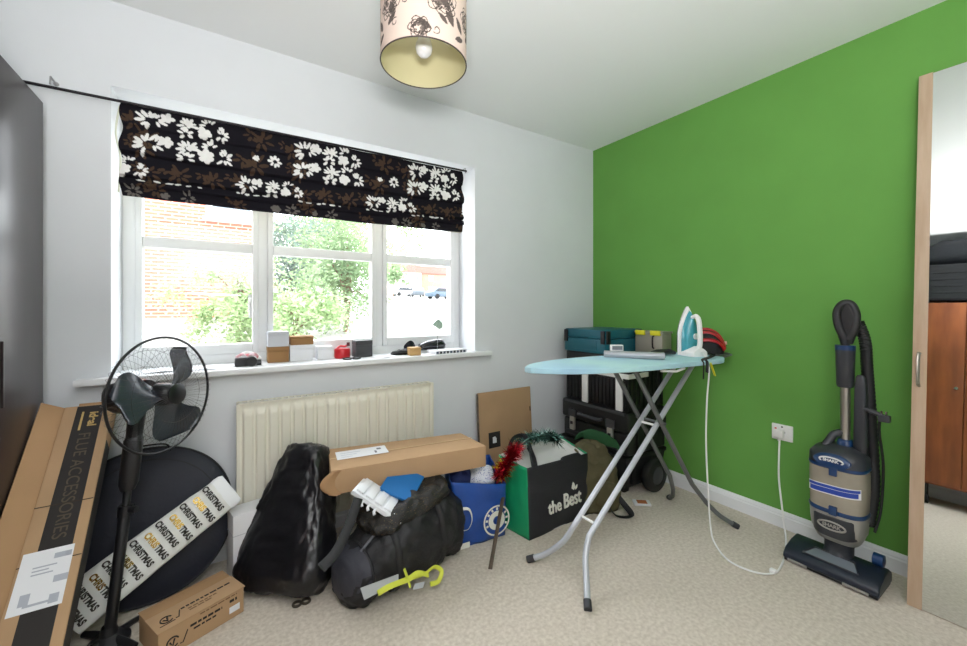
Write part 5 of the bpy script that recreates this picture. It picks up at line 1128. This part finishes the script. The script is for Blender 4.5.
# glasses in front of the reel
c = V((sx(352, 2.19), 2.19, SZ)); gl = thing('glasses', 'pair of dark rimmed glasses lying in front of the red reel', 'glasses', c)
for dx in (-.024, .024): 
    rm = obj('rim', MB().tube([c + V((dx + .021 * math.cos(t), .014 * math.sin(t), .006 + .003 * math.sin(t))) for t in np.linspace(0, 6.283 * 23 / 24, 24)], .0032, 6, closed=True), ink_black, gl); obj('lens', MB().prism(Matrix.Translation(c + V((dx, 0, .005))), [(.020 * math.cos(t), .013 * math.sin(t)) for t in np.linspace(0, 6.283 * 23 / 24, 24)], 0, .001), mat('pale_lens', (200, 206, 210), .1), rm)
obj('bridge', MB().tube([c + V((-.004, .004, .007)), c + V((0, .006, .009)), c + V((.004, .004, .007))], .002, 6), ink_black, gl)
for dx in (-.044, .044): obj('temple', MB().tube(bez([c + V((dx, .004, .006)), c + V((dx * .9, .045, .005)), c + V((dx * .5, .06, .004))], 4), .002, 6), ink_black, gl)
# black camera with straps
c = V((sx(247, 2.22), 2.225, SZ)); cm = thing('compact_camera', 'black camera with red and white strap bundled on the sill by the fan', 'camera', c)
obj('body', MB().box(c + V((-.050, -.022, 0)), c + V((.012, .022, .040))), fan_black, cm, bevel=.008, segs=3)
obj('lens', MB().cyl(c + V((.018, -.032, .022)), c + V((.018, .02, .022)), .023, n=24).cyl(c + V((.018, -.036, .022)), c + V((.018, -.03, .022)), .018, n=24), fan_black, cm)
obj('grip', MB().cyl(c + V((.040, -.005, .014)), c + V((.060, -.005, .014)), .014, n=16), fan_black, cm)
obj('strap', MB().tube(bez([c + V((-.045, 0, .042)), c + V((-.02, -.015, .058)), c + V((.0, .01, .05)), c + V((.03, -.01, .056)), c + V((.05, .01, .035))], 6), .009, 8, flat=.3), mat('red_white_strap', (210, 70, 84), .7, col2=(225, 225, 230), vscale=40), cm)
obj('strap', MB().tube(bez([c + V((-.03, .02, .045)), c + V((0, .02, .062)), c + V((.04, .015, .05)), c + V((.055, .0, .03))], 6), .008, 8, flat=.35), white_pl, cm)
# loose papers
def sheet(name, label, px, Y, w_, d, rz, z, m=paper, th=.0016):
    c = V((sx(px, Y), Y, z)); M = Matrix.Translation(c) @ Matrix.Rotation(rz, 4, 'Z')
    return tag(obj(name, MB().grid(lambda u, v: M @ V(((u - .5) * w_, (v - .5) * d, th * .5 + .004 * math.sin(u * 4 + rz) ** 2)), 10, 6).box((-w_ / 2, -d / 2, 0), (w_ / 2, d / 2, th * .4), M), m, bevel=0), label, 'paper', 'papers on the sill')
sheet('paper_sheet', 'loose white sheet on the sill behind the fan guard', 172, 2.27, .22, .16, .1, SZ)
sheet('paper_sheet', 'white sheet on the sill left of the black camera', 214, 2.25, .16, .15, -.2, SZ)
sheet('paper_sheet', 'white papers on the sill between charcoal box and black cable', 384, 2.21, .12, .12, .15, SZ)
# goggles, cable pouch, black case, tan block, magazine
c = V((sx(402, 2.24), 2.25, SZ)); 
tag(obj('glove', MB().loft(dens([(c + V((t, 0, .002 + b)), Y_, Z_, a, b, 2.3) for (t, a, b) in ((-.06, .008, .003), (-.05, .022, .008), (-.01, .03, .013), (.03, .032, .015), (.06, .024, .010), (.068, .01, .004))], 5), 36).wrinkle(.005, 25, 61, floor=SZ), hb, smooth=80), 'crumpled black glove on the sill', 'glove')
c = V((sx(410, 2.28), 2.295, SZ)); vz = thing('goggles', 'dark goggles standing upright on the sill behind the glove', 'goggles', c)
obj('lens', MB().grid(lambda u, v: c + V(((u - .5) * .075, -.025 * math.cos((u - .5) * 2.6), .012 + v * .068 * (1 - .5 * (2 * u - 1) ** 2))), 16, 6), mat('dark_visor', (34, 38, 46), .15), vz, smooth=180)
obj('frame', MB().tube([c + V(((u - .5) * .078, -.025 * math.cos((u - .5) * 2.6), .008)) for u in np.linspace(0, 1, 12)], .008, 8), hb, vz)
obj('strap', MB().tube(bez([c + V((-.038, .0, .02)), c + V((-.02, .03, .012)), c + V((.02, .03, .012)), c + V((.038, 0, .02))], 5), .007, 8), hb, vz)
c = V((sx(432, 2.29), 2.305, SZ)); sc2 = thing('camera_case', 'glossy black zipped case leaning on the sill by the right reveal', 'case', c)
gl_blk = mat('glossy_black_case', (24, 27, 33), .18, coat=.3)
obj('shell', MB().loft(dens([(c + V((t, 0, zz)), Y_, Z_, a, b, 2.6) for (t, a, b, zz) in ((-.085, .010, .008, .03), (-.078, .026, .020, .032), (-.03, .034, .030, .040), (.04, .036, .036, .044), (.075, .034, .034, .042), (.092, .02, .02, .036))], 4), 36), gl_blk, sc2, smooth=80)
obj('zip', MB().tube([c + V((t, -.035, .034 + .05 * (t + .08))) for t in np.linspace(-.075, .085, 10)], .003, 6), tool_grey, sc2)
obj('wrist_strap', MB().tube(bez([c + V((-.08, 0, .03)), c + V((-.10, -.015, .016)), c + V((-.085, -.03, .010))], 5), .004, 6), hb, sc2)
sbox('wood_block', 'small tan block on the front of the sill', 'block', 410.5, 421, 2.17, .05, hpx(8, 415, 2.17), mat('tan_wood', (196, 158, 104), .6))
mgx0, mgx1 = sx(432, 2.19), sx(480, 2.19)
mg = thing('magazine', 'thick spiral notebook with patterned page edge lying at the right end of the sill', 'notebook', ((mgx0 + mgx1) / 2, 2.24, SZ))
mM = Matrix.Translation((mgx0 + .004, 2.150, SZ)) @ Matrix.Rotation(.06, 4, 'Z')
obj('pages', MB().box((0, 0, 0), (.225, .10, .017), mM), paper, mg, bevel=.002); obj('cover', MB().box((-.003, -.003, .017), (.228, .102, .0195), mM), white_card, mg, bevel=.001)
for i in range(9): obj('edge_pattern', MB().box((.006 + i * .024, -.0035, .002), (.020 + i * .024, -.001, .015), mM), (mat('slate_blue_print', (72, 84, 104), .6), mat('dark_page_print', (46, 48, 56), .6))[i % 2], mg)
# green tag on a thin stick
c = DP(438, 324, 2.44); c.y = min(c.y, 2.37); gt = thing('plant_tag', 'pale green tag on a thin stick standing against the right window light', 'tag', V((c.x, c.y, SZ)))
obj('tag', MB().prism(frame(c, V((1, 0, -.25)), V((.25, 0, 1))), [(-.034, -.012), (.02, -.03), (.036, -.012), (.03, .012), (-.002, .030), (-.022, .012)], -.001, .001), mat('pale_green_tag', (132, 170, 150), .6, col2=(196, 214, 204), vscale=60), gt)
obj('stick', MB().tube([c + V((0, .0025, 0)), V((c.x - .004, c.y + .0025, SZ))], .0015, 6), mat('grey_wire', (150, 156, 156), .5), gt)
